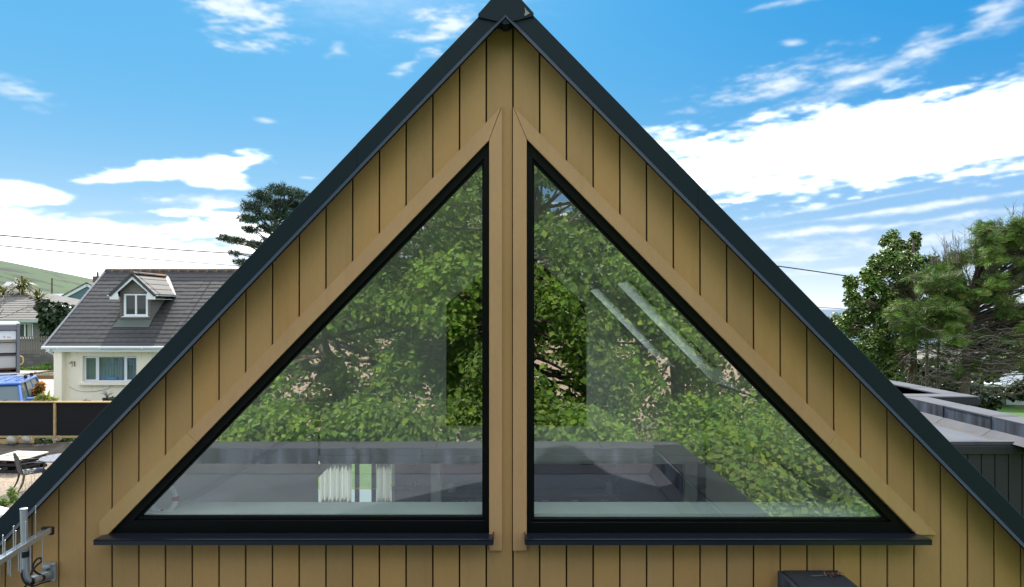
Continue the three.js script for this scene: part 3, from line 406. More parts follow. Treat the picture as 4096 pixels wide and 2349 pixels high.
// ------------------------------------------------------------------ the cream house on the left
const R1 = rng(11);
function course(len, w, thick, tileW, r) {                       // one course of roof tiles along x, slightly uneven, front edge at z = 0, rising towards -z
  const L = []; for (let x = 0; x < len - .01; x += tileW) { const t = Math.min(tileW, len - x), j = (r() - .5) * .006; L.push(box(t - .004, thick, w, x + t / 2, j, -w / 2 + (r() - .5) * .012, -.05 + (r() - .5) * .012)); }
  return join(L);
}
function roofCourses(parent, n, x0, len, zE, yE, zR, yR, mats, tileW = .33, name = 'tile_course', turn = 0) {
  const ang = Math.atan2(yR - yE, zE - zR), sl = Math.hypot(yR - yE, zE - zR), g = sl / n, vars = [0, 1, 2].map(() => course(len, g + .06, .024, tileW, R1));
  for (let i = 0; i < n; i++) { const m = mesh(name, vars[i % 3], mats[Math.floor(R1() * mats.length)], parent); m.position.set(x0, yE + (yR - yE) * i / n, zE + (zR - zE) * i / n); m.rotation.x = ang; if (turn) m.rotation.y = turn; }
}
{
  const h = thing('cream_house', 'cream rendered house with dark tiled roof and a gabled dormer', 'house');
  const zW = -29, zE = -28.6, zR = -33, yE = 2.74, yR = 6.12, xL = -19.35, xR = -7.5;
  const [wx0, wx1, wy0, wy1] = [-18.0, -15.72, 1.24, 2.33];
  mesh('wall', [poly([[-18.75, 0], [xR, 0], [xR, 2.62], [-18.75, 2.62]], .25, zW, 0, [[[wx0, wy0], [wx1, wy0], [wx1, wy1], [wx0, wy1]]]), box(.25, 2.6, 8, -18.9, 1.3, -33.2), poly([[-29.3, 2.6], [-37, 2.6], [-33.1, 5.95]], .2, 0).rotateY(Math.PI / 2).scale(1, 1, -1).translate(-18.8, 0, 0)], M.stucco, h);
  mesh('wall_pier', rbox(.34, 2.6, .5, .012, -18.86, 1.3, -28.98), M.stucco, h);
  mesh('roof_deck', [quads([[V(xL + .05, yE - .05, zE + .02), V(xR, yE - .05, zE + .02), V(xR, yR - .05, zR), V(xL + .05, yR - .05, zR)]]), quads([[V(xL + .05, yR - .03, zR), V(xR, yR - .03, zR), V(xR, yE - .05, zR - 4.4), V(xL + .05, yE - .05, zR - 4.4)]])], M.tile[0], h);
  const roof = mesh('roof', box(.01, .01, .01, -12, 4.5, -31.2), M.tile[0], h);
  roofCourses(roof, 20, xL, xR - xL, zE, yE, zR, yR, M.tile);
  { const L = []; for (let x = xL; x < xR; x += .45) { const t = new THREE.CylinderGeometry(.12, .12, .445, 10, 1, false, -Math.PI / 2, Math.PI); L.push(move(t.rotateZ(Math.PI / 2).rotateX(0), x + .22, yR - .02 + R1() * .008, zR)); } mesh('ridge_tiles', L, M.lichen, h); }
  for (let i = 0; i < 20; i++) { const t = (i + .5) / 20; mesh('verge_tile', box(.10, .05, .31, xL - .02, yE + (yR - yE) * t + .012, zE + (zR - zE) * t, Math.atan2(yR - yE, zE - zR) + .03), std(.24, .24, .25, .5), roof); }
  mesh('fascia', box(xR - xL, .15, .03, (xL + xR) / 2 + .05, yE - .12, zE - .06), M.upvc, h);
  mesh('gutter', [(() => { const g = new THREE.CylinderGeometry(.06, .06, xR - xL, 12, 1, true, 0, Math.PI); return move(g.rotateZ(Math.PI / 2).rotateX(Math.PI / 2), (xL + xR) / 2 - .05, yE - .03, zE + .03); })(), ...[0, 1, 2, 3, 4, 5, 6].map((i) => box(.06, .05, .13, xL + .6 + i * 1.75, yE - .06, zE + .03)), box(.02, .08, .13, xL - .05, yE - .06, zE + .03)], M.upvc, h);
  mesh('soffit', box(xR - xL, .02, .36, (xL + xR) / 2 + .05, yE - .2, zE - .22), M.upvc, h);
  mesh('downpipe', tube([V(-19.12, yE - .08, zE + .02), V(-19.12, yE - .22, zE + .02), V(-19.07, yE - .33, -28.82), V(-19.07, yE - .5, -28.86), V(-19.07, .2, -28.86)], .04, .04, 8), M.upvc, h);
  // wide window
  { const w = new THREE.Group(); w.name = 'window'; h.add(w); const zf = zW - .12, cuts = [wx0, wx0 + .58, wx0 + 1.72, wx1];
    mesh('frame', poly([[wx0, wy0], [wx1, wy0], [wx1, wy1], [wx0, wy1]], .07, zf, .004, [0, 1, 2].map((i) => { const m = i === 1 ? .035 : .055; return [[cuts[i] + m, wy0 + .06], [cuts[i + 1] - m, wy0 + .06], [cuts[i + 1] - m, wy1 - .06], [cuts[i] + m, wy1 - .06]]; })), M.upvc, w);
    for (const i of [0, 2]) mesh('casement', poly([[cuts[i] + .035, wy0 + .04], [cuts[i + 1] - .035, wy0 + .04], [cuts[i + 1] - .035, wy1 - .04], [cuts[i] + .035, wy1 - .04]], .03, zf + .012, .004, [[[cuts[i] + .085, wy0 + .09], [cuts[i + 1] - .085, wy0 + .09], [cuts[i + 1] - .085, wy1 - .09], [cuts[i] + .085, wy1 - .09]]]), M.upvc, w);
    for (let i = 0; i < 3; i++) mesh('glass_pane', quads([[V(cuts[i] + .03, wy0 + .05, zf - .03), V(cuts[i + 1] - .03, wy0 + .05, zf - .03), V(cuts[i + 1] - .03, wy1 - .05, zf - .03), V(cuts[i] + .03, wy1 - .05, zf - .03)]]), M.houseGlass, w);
    const q = [], n = 90; for (let i = 0; i < n; i++) { const f = (k, y) => V(wx0 + (wx1 - wx0) * k / n, y, zf - .16 + .03 * Math.sin(k * 1.3) + .02 * Math.sin(k * .47)); q.push([f(i, wy0), f(i + 1, wy0), f(i + 1, wy1), f(i, wy1)]); } mesh('net_curtain', quads(q), M.curtain, w);
    mesh('room_back', [box(2.6, 1.5, .05, -16.9, 1.8, -30.2), box(2.6, .05, 1.2, -16.9, 1.1, -29.7), box(2.6, .05, 1.2, -16.9, 2.5, -29.7)], M.loft, w);
    mesh('window_board', box(wx1 - wx0, .03, .12, (wx0 + wx1) / 2, wy0 + .01, zW - .06), M.upvc, w);
    mesh('sill', rbox(wx1 - wx0 + .2, .12, .22, .01, (wx0 + wx1) / 2, wy0 - .065, zW + .02), M.stucco, w);
    mesh('letter_rack', [.93, .8, .67].map((t) => box(.32, .028, .01, wx1 - .27, wy0 + (wy1 - wy0) * t, zf - .05)), M.upvc, w);
    mesh('blue_box', box(.42, .1, .06, -16.9, wy0 + .13, zf - .09), std(.2, .5, .62, .5), w); }
  mesh('wall_joint', box(.012, 2.4, .008, -15.08, 1.4, zW + .003), std(.45, .40, .33, .9), h);
  mesh('wall_vent', box(.2, .16, .02, -14.62, 2.26, zW + .01), std(.3, .25, .2, .8), h);
  mesh('wall_cable', tube(curve([V(-18.55, 1.05, zW + .012), V(-18.2, .88, zW + .012), V(-17.6, .84, zW + .012), V(-16.9, .98, zW + .012), V(-16.8, 1.1, zW + .012)], 14), .008, .008, 4), std(.3, .26, .2, .8), h);
  // dormer
  { const d = new THREE.Group(); d.name = 'dormer'; h.add(d); const zf = -30, [x0, x1] = [-16.98, -15.63], yb = 3.82, ye = 4.98, ya = 5.62, xc = (x0 + x1) / 2, zv = -29.72;
    const mr = (z) => yE + (yR - yE) * (zE - z) / (zE - zR);
    for (let i = 0; i < 14; i++) { const y = yb + .13 * i, top = y + .135; if (y > ya - .1) break; const half = y > ye ? (ya + .05 - y) / .9 : 9, a = Math.max(x0, xc - half), b = Math.min(x1, xc + half); if (y >= 3.95 && y < 4.95) { mesh('weatherboard', [box(-16.81 - a, .135, .022, (a - 16.81) / 2, y + .067, zf, -.08), box(b + 15.77, .135, .022, (b - 15.77) / 2, y + .067, zf, -.08)], M.greyClad, d); } else mesh('weatherboard', box(b - a, .135, .022, (a + b) / 2, y + .067, zf, -.08), M.greyClad, d); }
    mesh('front_wall', box(x1 - x0 - .02, 1.1, .05, xc, 4.42, zf - .08), M.loft, d);
    for (const [x, s] of [[x1 + .005, 1], [x0 - .005, -1]]) for (let i = 0; i < 9; i++) { const y = yb + .13 * i, zz = zE - (y - yE) / (yR - yE) * (zE - zR); mesh('weatherboard', box(.022, .135, zf - zz + .1, x, y + .067, (zf + zz) / 2 - .05, 0, 0, s * -.08), M.greyClad, d); }
    for (const x of [x0 + .05, x1 - .05]) for (let i = 0; i < 8; i++) mesh('corner_shingle', box(.09, .12, .04, x, yb + .1 + i * .145, zf + .022, -.12), M.greyTimber, d);
    for (const s of [-1, 1]) {
      const ex = xc + s * 1.0, ey = 4.9, ax = xc, ay = 5.8, n = 4;
      for (let i = 0; i < n; i++) { const t0 = i / n, t1 = (i + 1) / n + .03, P = (t, z, dy) => V(ex + (ax - ex) * t, ey + (ay - ey) * t + dy, z), zb = (t) => zE - (ey + (ay - ey) * t - yE) / (yR - yE) * (zE - zR) - .1; const A = P(t0, zv, .05), B = P(t0, zb(t0), .05), Cc = P(t1, zb(t1), .028), E = P(t1, zv, .028), A2 = P(t0, zv, .0), B2 = P(t0, zb(t0), 0), E2 = P(t1, zv, -.01); mesh('tile_course', [quads([[A, B, Cc, E], [A2, B2, B, A], [A2, A, E, E2]])], i % 2 ? std(.05, .045, .043, .7) : std(.042, .039, .039, .7), d); }
      mesh('verge', bar(V(ex - s * .02, ey - .02, zv + .02), V(ax, ay + .0, zv + .02), .05, .12), std(.03, .035, .045, .5), d);
      mesh('bargeboard', poly([[ex - s * .02, ey - .06], [ex - s * .02, ey - .19], [ex - s * .42, ey - .19], [ex - s * .36, ey + .12], [ax, ay - .22], [ax, ay - .09]], .03, zv, .003), M.upvc, d);
      mesh('gutter', (() => { const g = new THREE.CylinderGeometry(.05, .05, 1.75, 10, 1, false, 0, Math.PI); return move(g.rotateX(Math.PI / 2).rotateZ(Math.PI / 2 + Math.PI), ex + s * .05, ey - .0, -30.6); })(), M.upvc, d);
      mesh('soffit', box(.38, .02, 1.5, ex - s * .19, ey - .17, -30.5), M.upvc, d);
      mesh('lead_flashing', bar(V(ex - s * .02, ey + .03, zE - (ey - yE) / (yR - yE) * (zE - zR) + .02), V(ax + s * .05, ay + .06, zE - (ay - yE) / (yR - yE) * (zE - zR) + .02), .16, .03), std(.10, .12, .14, .45), d);
    }
    mesh('ridge_tile', [move(new THREE.CylinderGeometry(.1, .1, 2.9, 8, 1, false, -Math.PI / 2, Math.PI).rotateX(Math.PI / 2), xc, 5.82, -31.15, 0, 0, Math.PI)], M.lichen, d);
    mesh('window_frame', [poly([[-16.81, 3.99], [-15.77, 3.99], [-15.77, 4.96], [-16.81, 4.96]], .07, zf + .03, .004, [[[-16.72, 4.07], [-16.33, 4.07], [-16.33, 4.89], [-16.72, 4.89]], [[-16.25, 4.07], [-15.86, 4.07], [-15.86, 4.89], [-16.25, 4.89]]]), rbox(1.16, .04, .12, .008, -16.29, 3.965, zf + .05)], M.upvc, d);
    for (const x of [-16.525, -16.055]) mesh('glass_pane', quads([[V(x - .21, 4.05, zf - .01), V(x + .21, 4.05, zf - .01), V(x + .21, 4.91, zf - .01), V(x - .21, 4.91, zf - .01)]]), M.houseGlass, d);
    mesh('lead_apron', [quads([[V(x0 - .12, mr(-29.55) + .05, -29.55), V(x1 + .12, mr(-29.55) + .05, -29.55), V(x1 + .05, 3.86, -29.98), V(x0 - .05, 3.86, -29.98)]])], std(.085, .10, .085, .6), d); }
  const bk = thing('hanging_bracket', 'rusty scrolled wall bracket left of the wide white window', 'bracket', V(-18.42, 2.0, -28.99));
  mesh('arm', [tube([V(0, 0, .01), V(.02, .12, .1), V(.18, .1, .2)], .012), tube(curve([V(-.1, 0, .02), V(-.06, .08, .05), V(.05, .02, .08), V(.12, .1, .12)], 10), .01), box(.04, .22, .01, .1, 0, .008)], std(.22, .13, .06, .8), bk); mesh('hook', tube(curve([V(.1, .06, .18), V(.13, -.08, .2), V(.09, -.12, .2)], 8), .01), std(.22, .13, .06, .8), bk);
  const pots = [[-17.55, .32, .2, 'low terracotta bowl against the cream wall, leftmost of the pots', [.30, .09, .05]], [-16.62, .45, .17, 'black plastic pot with twiggy plant against the cream wall', [.02, .022, .025]], [-16.38, .48, .15, 'olive green plastic pot beside the black pot', [.07, .075, .03]]];
  pots.forEach(([x, ph, r, label, c], i) => { const p = thing('flower_pot', label, 'flower pot', V(x, .2, -28.45 + i * .04)); mesh('pot', lathe([[0, 0], [r * .7, 0], [r, ph - .05], [r + .015, ph - .05], [r + .015, ph], [r - .02, ph], [r - .04, ph - .04], [0, ph - .05]], 18), std(...c, .7), p);
    const L = []; for (let k = 0; k < (i === 1 ? 26 : 8); k++) { const a = R1() * 6.3, l = (i === 1 ? .35 : .1) * (.5 + R1()); L.push(tube(curve([V(0, ph - .05, 0), V(Math.cos(a) * l * .3, ph + l * .5, Math.sin(a) * l * .3), V(Math.cos(a) * l * .9, ph + l * .7, Math.sin(a) * l * .6)], 5), .008, .003, 3)); } mesh('plant', L, i === 1 ? M.twig : std(.12, .16, .04, .9), p); });
}
// ------------------------------------------------------------------ houses further off on the left
{
  const b = thing('grey_bungalow', 'grey boarded bungalow with weathered hipped roof beyond the paling fence', 'house');
  const xr = -36.2, z0 = -54, yE = 3.45, n = 16, run = 9.5, rise = 3.0;
  const roof = mesh('roof', quads([[V(-60, yE - .06, z0), V(xr, yE - .06, z0), V(xr - run, yE + rise - .06, z0 - run), V(-60, yE + rise - .06, z0 - run)], [V(xr, yE - .06, z0), V(xr, yE - .06, z0 - 2 * run), V(xr - run, yE + rise - .06, z0 - run), V(xr - run, yE + rise - .06, z0 - run)]]), M.greyRoof, b);
  for (let i = 0; i < n; i++) { const t = i / n, len = 60 + xr - run * t, m = mesh('tile_course', course(len, run / n * 1.12, .03, .6, R1), M.greyRoof, roof); m.position.set(-60, yE + rise * t, z0 - run * t); m.rotation.x = Math.atan2(rise, run); }
  mesh('wall', [box(23.4, 2.6, .3, -48.3, 2.1, z0 - .55)], M.greyClad, b);
  for (let i = 0; i < 12; i++) mesh('weatherboard', box(23.4, .19, .03, -48.3, 3.2 - i * .185, z0 - .385, -.1), M.greyClad, b);
  mesh('gutter', [box(24, .2, .14, -48.2, yE - .1, z0 + .06), box(.14, .2, 6, xr + .06, yE - .1, z0 - 3)], std(.42, .47, .44, .5), b);
  mesh('downpipe', tube([V(xr - .05, yE - .15, z0 + .05), V(xr - .35, yE - .45, z0 - .3), V(xr - .35, .9, z0 - .3)], .07, .07, 6), std(.5, .56, .55, .5), b);
  for (const [x, w] of [[-38.25, 1.25], [-42.9, 1.9]]) { const g = new THREE.Group(); g.name = 'window'; b.add(g); const y = 2.6, hh = 1.15, zz = z0 - .33; mesh('frame', [poly([[x - w / 2, y - hh / 2], [x + w / 2, y - hh / 2], [x + w / 2, y + hh / 2], [x - w / 2, y + hh / 2]], .05, zz, .004, [[[x - w / 2 + .07, y - hh / 2 + .07], [x - .05, y - hh / 2 + .07], [x - .05, y + hh / 2 - .07], [x - w / 2 + .07, y + hh / 2 - .07]], [[x + .05, y - hh / 2 + .07], [x + w / 2 - .07, y - hh / 2 + .07], [x + w / 2 - .07, y + hh / 2 - .07], [x + .05, y + hh / 2 - .07]]]), box(w + .2, .07, .14, x, y - hh / 2 - .03, zz + .02)], M.upvc, g); mesh('glass_pane', box(w - .05, hh - .05, .02, x, y, zz - .035), std(.03, .045, .045, .1), g); mesh('curtain', box(.3, hh - .1, .01, x + w / 2 - .28, y, zz - .018), std(.35, .35, .3, .9), g); }
  // retaining wall and paling fence in front of it
  const rw = thing('garden_wall', 'low grey block wall below the paling fence', 'wall', V(0, 0, -45)); { let k = 0; for (let r = 0; r < 4; r++) for (let x = -36 + (r % 2) * .22; x < -25; x += .45) { mesh('block', box(.442, .20, .2, x, .62 + r * .21, 0), std(.10 + .05 * hash(k, r), .095 + .045 * hash(k, r), .085 + .04 * hash(k++, r), .95), rw); } }
  const pf = thing('paling_fence', 'weathered grey paling fence on a low wall before the bungalow', 'fence', V(0, 0, -45)); const pg = [0, 1, 2].map((i) => box(.085, 1.12 + i * .02, .022)); for (let i = 0, x = -36; x < -25.5; x += .16, i++) { const p = mesh('paling', pg[(i * 7) % 3], M.greyTimber, pf); p.position.set(x, 1.96 + (x + 31) * .012, .03); } mesh('rail', [box(11, .09, .05, -30.8, 2.3, -.02), box(11, .09, .05, -30.8, 1.6, -.02)], M.greyTimber, pf); mesh('gravel_board', box(11, .05, .04, -30.8, 1.42, 0), std(.3, .29, .27, .9), pf);
  // small roofs in the distance
  const far = (name, label, x, y, z, w, hh, d, rh, wm, rm, turn = 0) => { const g = thing(name, label, 'house', V(x, y, z), turn); mesh('wall', box(w, hh, d, 0, hh / 2, 0), wm, g); mesh('roof', [poly([[-d / 2 - .3, hh], [d / 2 + .3, hh], [0, hh + rh]], w + .4, w / 2 + .2).rotateY(Math.PI / 2)], rm, g); for (const k of [-1, 1]) mesh('window', box(w * .16, hh * .35, .08, k * w * .25, hh * .55, d / 2 + .02), std(.03, .035, .04, .2), g); return g; };
  far('pale_roof_house', 'distant house with shining pale metal roof behind the dark bush', -54.5, 1.2, -86, 7.5, 3.3, 6, 1.7, M.stucco, std(.85, .87, .9, .3, { metalness: .85 }), -.3);
  far('white_house', 'white house on the green hillside, upper of two', -219, 10.5, -305, 7, 3.4, 6, 2.4, M.white, std(.5, .5, .48, .8));
  far('white_house', 'white house on the green hillside, lower of two', -209, 8, -295, 9, 2.6, 6, 1.6, M.white, std(.55, .55, .52, .8));
  const t = thing('teal_house', 'teal boarded gable with white bargeboards left of the cream house', 'house', V(-46.6, 1.5, -76), .0);
  mesh('wall', poly([[-4.8, 0], [4.8, 0], [4.8, 2.9], [0, 5.45], [-4.8, 2.9]], 8, 0), std(.10, .17, .19, .8), t); for (let i = 0; i < 22; i++) { const y = .2 + i * .22, half = y < 2.9 ? 4.8 : 4.8 * (5.45 - y) / 2.55; if (half > .2) mesh('weatherboard', box(half * 2, .21, .04, 0, y + .1, .015, -.1), std(.10, .175, .2, .8), t); }
  for (const s of [-1, 1]) { mesh('bargeboard', bar(V(s * 5.1, 2.72, .1), V(0, 5.45, .1), .08, .3), M.upvc, t); mesh('roof', bar(V(s * 5.1, 2.98, -4), V(0, 5.7, -4), 8.4, .12), M.greyRoof, t); } 
  for (const x of [-.4]) mesh('chimney', [box(.7, 1.2, .7, x, 5.9, -2.5), lathe([[.12, 0], [.1, .5]], 8).translate(x, 6.5, -2.5)], std(.13, .08, .06, .9), t);
  const ch = thing('chimney_stack', 'dark brick chimney with pot between the pale roof and the teal gable', 'chimney', V(-50.2, 3.2, -82)); mesh('stack', [box(.8, 2.2, .8, 0, 1, 0), box(.95, .15, .95, 0, 2.1, 0)], std(.11, .07, .055, .9), ch); mesh('pot', lathe([[.2, 2.2], [.16, 2.7], [.19, 2.75]], 10), std(.25, .11, .06, .9), ch);
  single('telegraph_pole', tube([V(-58.5, 2, -88), V(-58.5, 8.2, -88)], .14, .1, 6), M.bark, 'distant dark telegraph pole above the pale metal roof', 'pole');
  // white house beyond the trees on the right
  const wr = thing('white_cottage', 'pale rendered gable house half hidden behind the bare branches at right', 'house', V(23.2, -.6, -31), -.25);
  mesh('wall', poly([[-3.4, 0], [5, 0], [5, 2.2], [1.6, 4.4], [-3.4, 2.0]], 6, 0), std(.62, .66, .62, .85), wr); mesh('verge', [bar(V(-3.7, 1.95, .1), V(1.6, 4.5, .1), .2, .18), bar(V(5.4, 2.2, .1), V(1.6, 4.5, .1), .2, .18)], M.dark, wr); mesh('roof', [bar(V(-3.7, 2.1, -3), V(1.6, 4.65, -3), 6.6, .1)], M.greyRoof, wr);
  mesh('window', [box(1.3, .9, .06, -1.6, .95, .02)], std(.07, .11, .05, .2), wr); mesh('porch', [rbox(3.6, .12, 1.6, .02, -1.2, 1.75, .8, .2), ...[-2.8, .4].map((x) => box(.09, 1.6, .09, x, .85, 1.45))], M.upvc, wr);
}
// ------------------------------------------------------------------ yard on the left: screen fence, vehicles, furniture
{
  const f = thing('screen_fence', 'timber post fence with black windbreak mesh across the yard', 'fence'); const z = -21.4;
  const postX = [-17.05, -14.13, -11.2, -8.3];
  for (const x of postX) mesh('post', rbox(.075, 1.62, .075, .006, x, .62, z), M.timber, f);
  for (let i = 0; i < 3; i++) { const x = (postX[i] + postX[i + 1]) / 2, w = 2.93; mesh('top_rail', rbox(w - .006, .045, .10, .006, x, 1.428, z + .01), i ? skin(M.timber.map, .7, { color: C(1.35, 1.35, 1.3) }) : M.timber, f); mesh('bottom_rail', rbox(w - .08, .06, .05, .006, x, .345, z), M.timber, f); mesh('mesh_panel', box(w - .085, 1.02, .012, x, .89, z - .012), M.net, f); }
  mesh('lower_board', box(1.7, .13, .03, -15.6, .22, z + .035), M.timber, f);
  const st = thing('stone_pile', 'pale rubble stones under the screen fence beside the green plants', 'stones', V(-14.8, .22, -21.55)); for (let i = 0; i < 9; i++) mesh('stone', move(new THREE.IcosahedronGeometry(.09 + .08 * R1(), 1).scale(1.3, .7, 1), (R1() - .5) * 1.5, R1() * .06, (R1() - .5) * .5, R1(), R1() * 3), std(.42, .38, .33, .95), st);
  // table board with two round holes on a stack of black timbers
  const stack = thing('timber_stack', 'criss-cross stack of black timbers under the pale board', 'timber stack', V(-12.97, .07, -18.2), -.08);
  for (let l = 0; l < 4; l++) for (let k = 0; k < 3; k++) mesh('timber', rbox(l % 2 ? .12 : .95, .08, l % 2 ? .95 : .12, .008, l % 2 ? (k - 1) * .36 : (R1() - .5) * .1, .045 + l * .088, l % 2 ? (R1() - .5) * .1 : (k - 1) * .36, 0, (R1() - .5) * .12), M.black, stack);
  { const s = []; for (let k = 0; k < 24; k++) s.push([Math.cos(k / 12 * Math.PI) * .165, Math.sin(k / 12 * Math.PI) * .165]); const hole = (x, y) => s.map(([a, b]) => [x + a, y + b]).reverse(); const g = poly([[-.47, -.47], [.47, -.47], [.47, .47], [-.47, .47]], .025, 0, .003, [hole(-.22, -.06), hole(.2, -.16)]); single('table_board', move(g, -12.97, .455, -18.18, -Math.PI / 2 + .03, -.12), skin(tex(128, 1, (u, v) => { const k = .85 + .2 * fbm(u * 3, v * 18, 3, 3, 18); return [.86 * k, .78 * k, .70 * k]; }), .6), 'pale square board with two round holes on the black timber stack', 'board'); single('board_underlay', box(.9, .012, .9, -12.97, .424, -18.18, 0, -.12), std(.55, .42, .26, .8), 'tan sheet showing through the holes of the pale board', 'sheet'); }
  // cast iron garden chairs and table
  const lattice = (w, h, n, r, cut) => { const L = []; for (let i = -n; i <= n; i++) for (const s of [-1, 1]) { let a = [i * w / n - s * h / 2, 0], b = [i * w / n + s * h / 2, h]; const cl = (p, q) => { const lim = w / 2; if (Math.abs(p[0]) > lim) { const t = (Math.sign(p[0]) * lim - p[0]) / (q[0] - p[0]); return [Math.sign(p[0]) * lim, p[1] + (q[1] - p[1]) * t]; } return p; }; if (Math.max(a[0], b[0]) < -w / 2 || Math.min(a[0], b[0]) > w / 2) continue; const A = cl(a, b), B = cl(b, a); const cc = (p, q) => { if (!cut) return p; const over = Math.abs(p[0]) + p[1] - (w / 2 + h - cut); return over > 0 ? [p[0] + (q[0] - p[0]) * Math.min(.9, over / (2 * Math.abs(q[0] - p[0]) + .01)), p[1] + (q[1] - p[1]) * Math.min(.9, over / (2 * Math.abs(q[1] - p[1]) + .01))] : p; }; const A2 = cc(A, B), B2 = cc(B, A); if (Math.hypot(A2[0] - B2[0], A2[1] - B2[1]) > .04) L.push(tube([V(A2[0], A2[1], 0), V((A2[0] + B2[0]) / 2, (A2[1] + B2[1]) / 2 , .006), V(B2[0], B2[1], 0)], r, r, 4)); } return join(L); };
  const chair = thing('garden_chair', 'black cast iron lattice armchair before the stacked timbers', 'chair', V(-11.25, .07, -16.25), Math.PI / 2 + .8, 'cast iron garden chairs');
  { const seat = lattice(.48, .46, 4, .019).rotateX(-Math.PI / 2); mesh('seat', [move(seat, 0, .42, .23), tube([V(-.25, .42, .24), V(.25, .42, .24), V(.26, .42, -.24), V(-.26, .42, -.24), V(-.25, .42, .24)], .014, .014, 5)], M.iron, chair);
    const bk = join([lattice(.46, .46, 4, .018, .12), tube([V(-.24, 0, 0), V(-.25, .36, 0), V(-.13, .48, 0), V(.13, .48, 0), V(.25, .36, 0), V(.24, 0, 0)], .016, .016, 6)]); mesh('backrest', move(bk, 0, .42, -.24, -.22), M.iron, chair);
    for (const s of [-1, 1]) { mesh('armrest', tube(curve([V(s * .25, .66, -.29), V(s * .29, .68, -.1), V(s * .30, .65, .12), V(s * .29, .67, .26), V(s * .3, .62, .31)], 14), .017, .013, 6), M.iron, chair); mesh('arm_post', tube(curve([V(s * .29, .66, .2), V(s * .26, .55, .16), V(s * .25, .42, .18)], 8), .012, .014, 5), M.iron, chair); mesh('leg', tube(curve([V(s * .24, .42, .22), V(s * .27, .28, .26), V(s * .24, .12, .23), V(s * .26, 0, .28)], 10), .03, .016, 6), M.iron, chair); mesh('leg', tube(curve([V(s * .24, .42, -.22), V(s * .25, .25, -.24), V(s * .24, .1, -.3), V(s * .25, 0, -.36)], 10), .026, .015, 6), M.iron, chair); } }
  copy(chair, V(-10.75, .1, -18.3), -.35, 'black cast iron lattice chair standing behind the round table');
  const rt = thing('round_table', 'round grey cast iron table partly hidden by the roof edge', 'table', V(-10.72, .07, -16.6)); mesh('tabletop', [lathe([[0, .655], [.5, .655], [.53, .66], [.535, .675], [.52, .69], [0, .692]], 32)], skin(tex(256, .3, (u, v) => { const s = Math.abs(Math.sin((u + v) * Math.PI * 4)) * Math.abs(Math.sin((u - v) * Math.PI * 4)), k = s > .25 ? 1 : .5; return [.17 * k, .185 * k, .22 * k]; }), .5), rt); for (let k = 0; k < 4; k++) { const a = k * Math.PI / 2 + .4; mesh('leg', tube(curve([V(.3 * Math.cos(a), .65, .3 * Math.sin(a)), V(.16 * Math.cos(a), .4, .16 * Math.sin(a)), V(.2 * Math.cos(a), .15, .2 * Math.sin(a)), V(.36 * Math.cos(a), 0, .36 * Math.sin(a))], 10), .022, .018, 6), M.iron, rt); }
  single('white_slab', rbox(1.1, .06, .8, .01, -10.82, .12, -14.15, 0, -.5), std(.72, .74, .76, .6), 'white slab lying on the gravel at the left picture edge', 'slab');
  // blue people carrier
  const van = thing('blue_van', 'blue people carrier with roof bars parked behind the screen fence', 'van', V(-17.72, .06, -24.0), .44);
  { const prof = [[-2.2, .35], [2.25, .35], [2.3, .7], [2.2, .98], [1.25, 1.12], [-2.22, 1.12], [-2.28, .7]]; const body = poly(prof, 1.74, .87, .05); body.rotateY(-Math.PI / 2); mesh('body', body, M.blue, van);
    // greenhouse: lower ring to roof ring, glass with pillars
    const lo = [[-.82, 1.12, 1.28], [.82, 1.12, 1.28], [.84, 1.12, -2.15], [-.84, 1.12, -2.15]].map((p) => V(...p)), hi = [[-.66, 1.64, .78], [.66, 1.64, .78], [.68, 1.68, -1.95], [-.68, 1.68, -1.95]].map((p) => V(...p));
    mesh('windscreen', quads([[lo[0], lo[1], hi[1], hi[0]]]), M.vanGlass, van); const side = (a, b, s) => { for (const [t0, t1] of [[.02, .3], [.33, .64], [.67, .97]]) { const L = (t) => lo[a].clone().lerp(lo[b], t), H = (t) => hi[a].clone().lerp(hi[b], t); mesh('side_window', quads([[L(t0), L(t1), H(t1), H(t0)]]), M.vanGlass, van); } for (const t of [.315, .655]) mesh('pillar', bar(lo[a].clone().lerp(lo[b], t), hi[a].clone().lerp(hi[b], t), .07, .03), t < .5 ? M.black : M.blue, van); }; side(1, 2); side(0, 3);
    mesh('rear_window', quads([[lo[2], lo[3], hi[3], hi[2]]]), M.vanGlass, van);
    for (let i = 0; i < 4; i++) mesh('pillar', tube([lo[i], lo[i].clone().lerp(hi[i], .5).add(V(0, .02, i < 2 ? .02 : 0)), hi[i]], .05, .045, 8), M.blue, van);
    const roof = rbox(1.42, .10, 2.86, .045, 0, 1.70, -.60); mesh('roof', [roof, ...[-.45, -.15, .15, .45].map((x) => rbox(.05, .02, 2.0, .008, x, 1.768, -.85))], M.blue, van);
    for (const zz of [-.5, -1.55]) { const rb = mesh('roof_bar', rbox(1.26, .035, .06, .012, 0, 1.86, zz), M.alu, van); for (const x of [-.62, .62]) mesh('foot', rbox(.1, .12, .12, .02, x, 1.82, zz), M.black, rb); }
    for (const s of [-1, 1]) { mesh('wing_mirror', [rbox(.26, .15, .16, .05, s * 1.02, 1.16, .95), bar(V(s * .84, 1.12, .95), V(s * .95, 1.14, .95), .06, .06)], M.blue, van); mesh('headlight', rbox(.42, .16, .1, .04, s * .6, .86, 2.2), std(.6, .62, .65, .15), van); for (const zz of [-1.4, 1.45]) { const w = mesh('wheel', move(lathe([[0, -.1], [.2, -.1], [.31, -.1], [.33, -.06], [.33, .06], [.31, .1], [0, .1]], 24), s * .80, .33, zz, 0, 0, Math.PI / 2), M.rubber, van); mesh('rim', move(lathe([[0, -.01], [.19, -.01], [.2, .01], [0, .02]], 20), s * .905, .33, zz, 0, 0, -s * Math.PI / 2), M.alu, w); } }
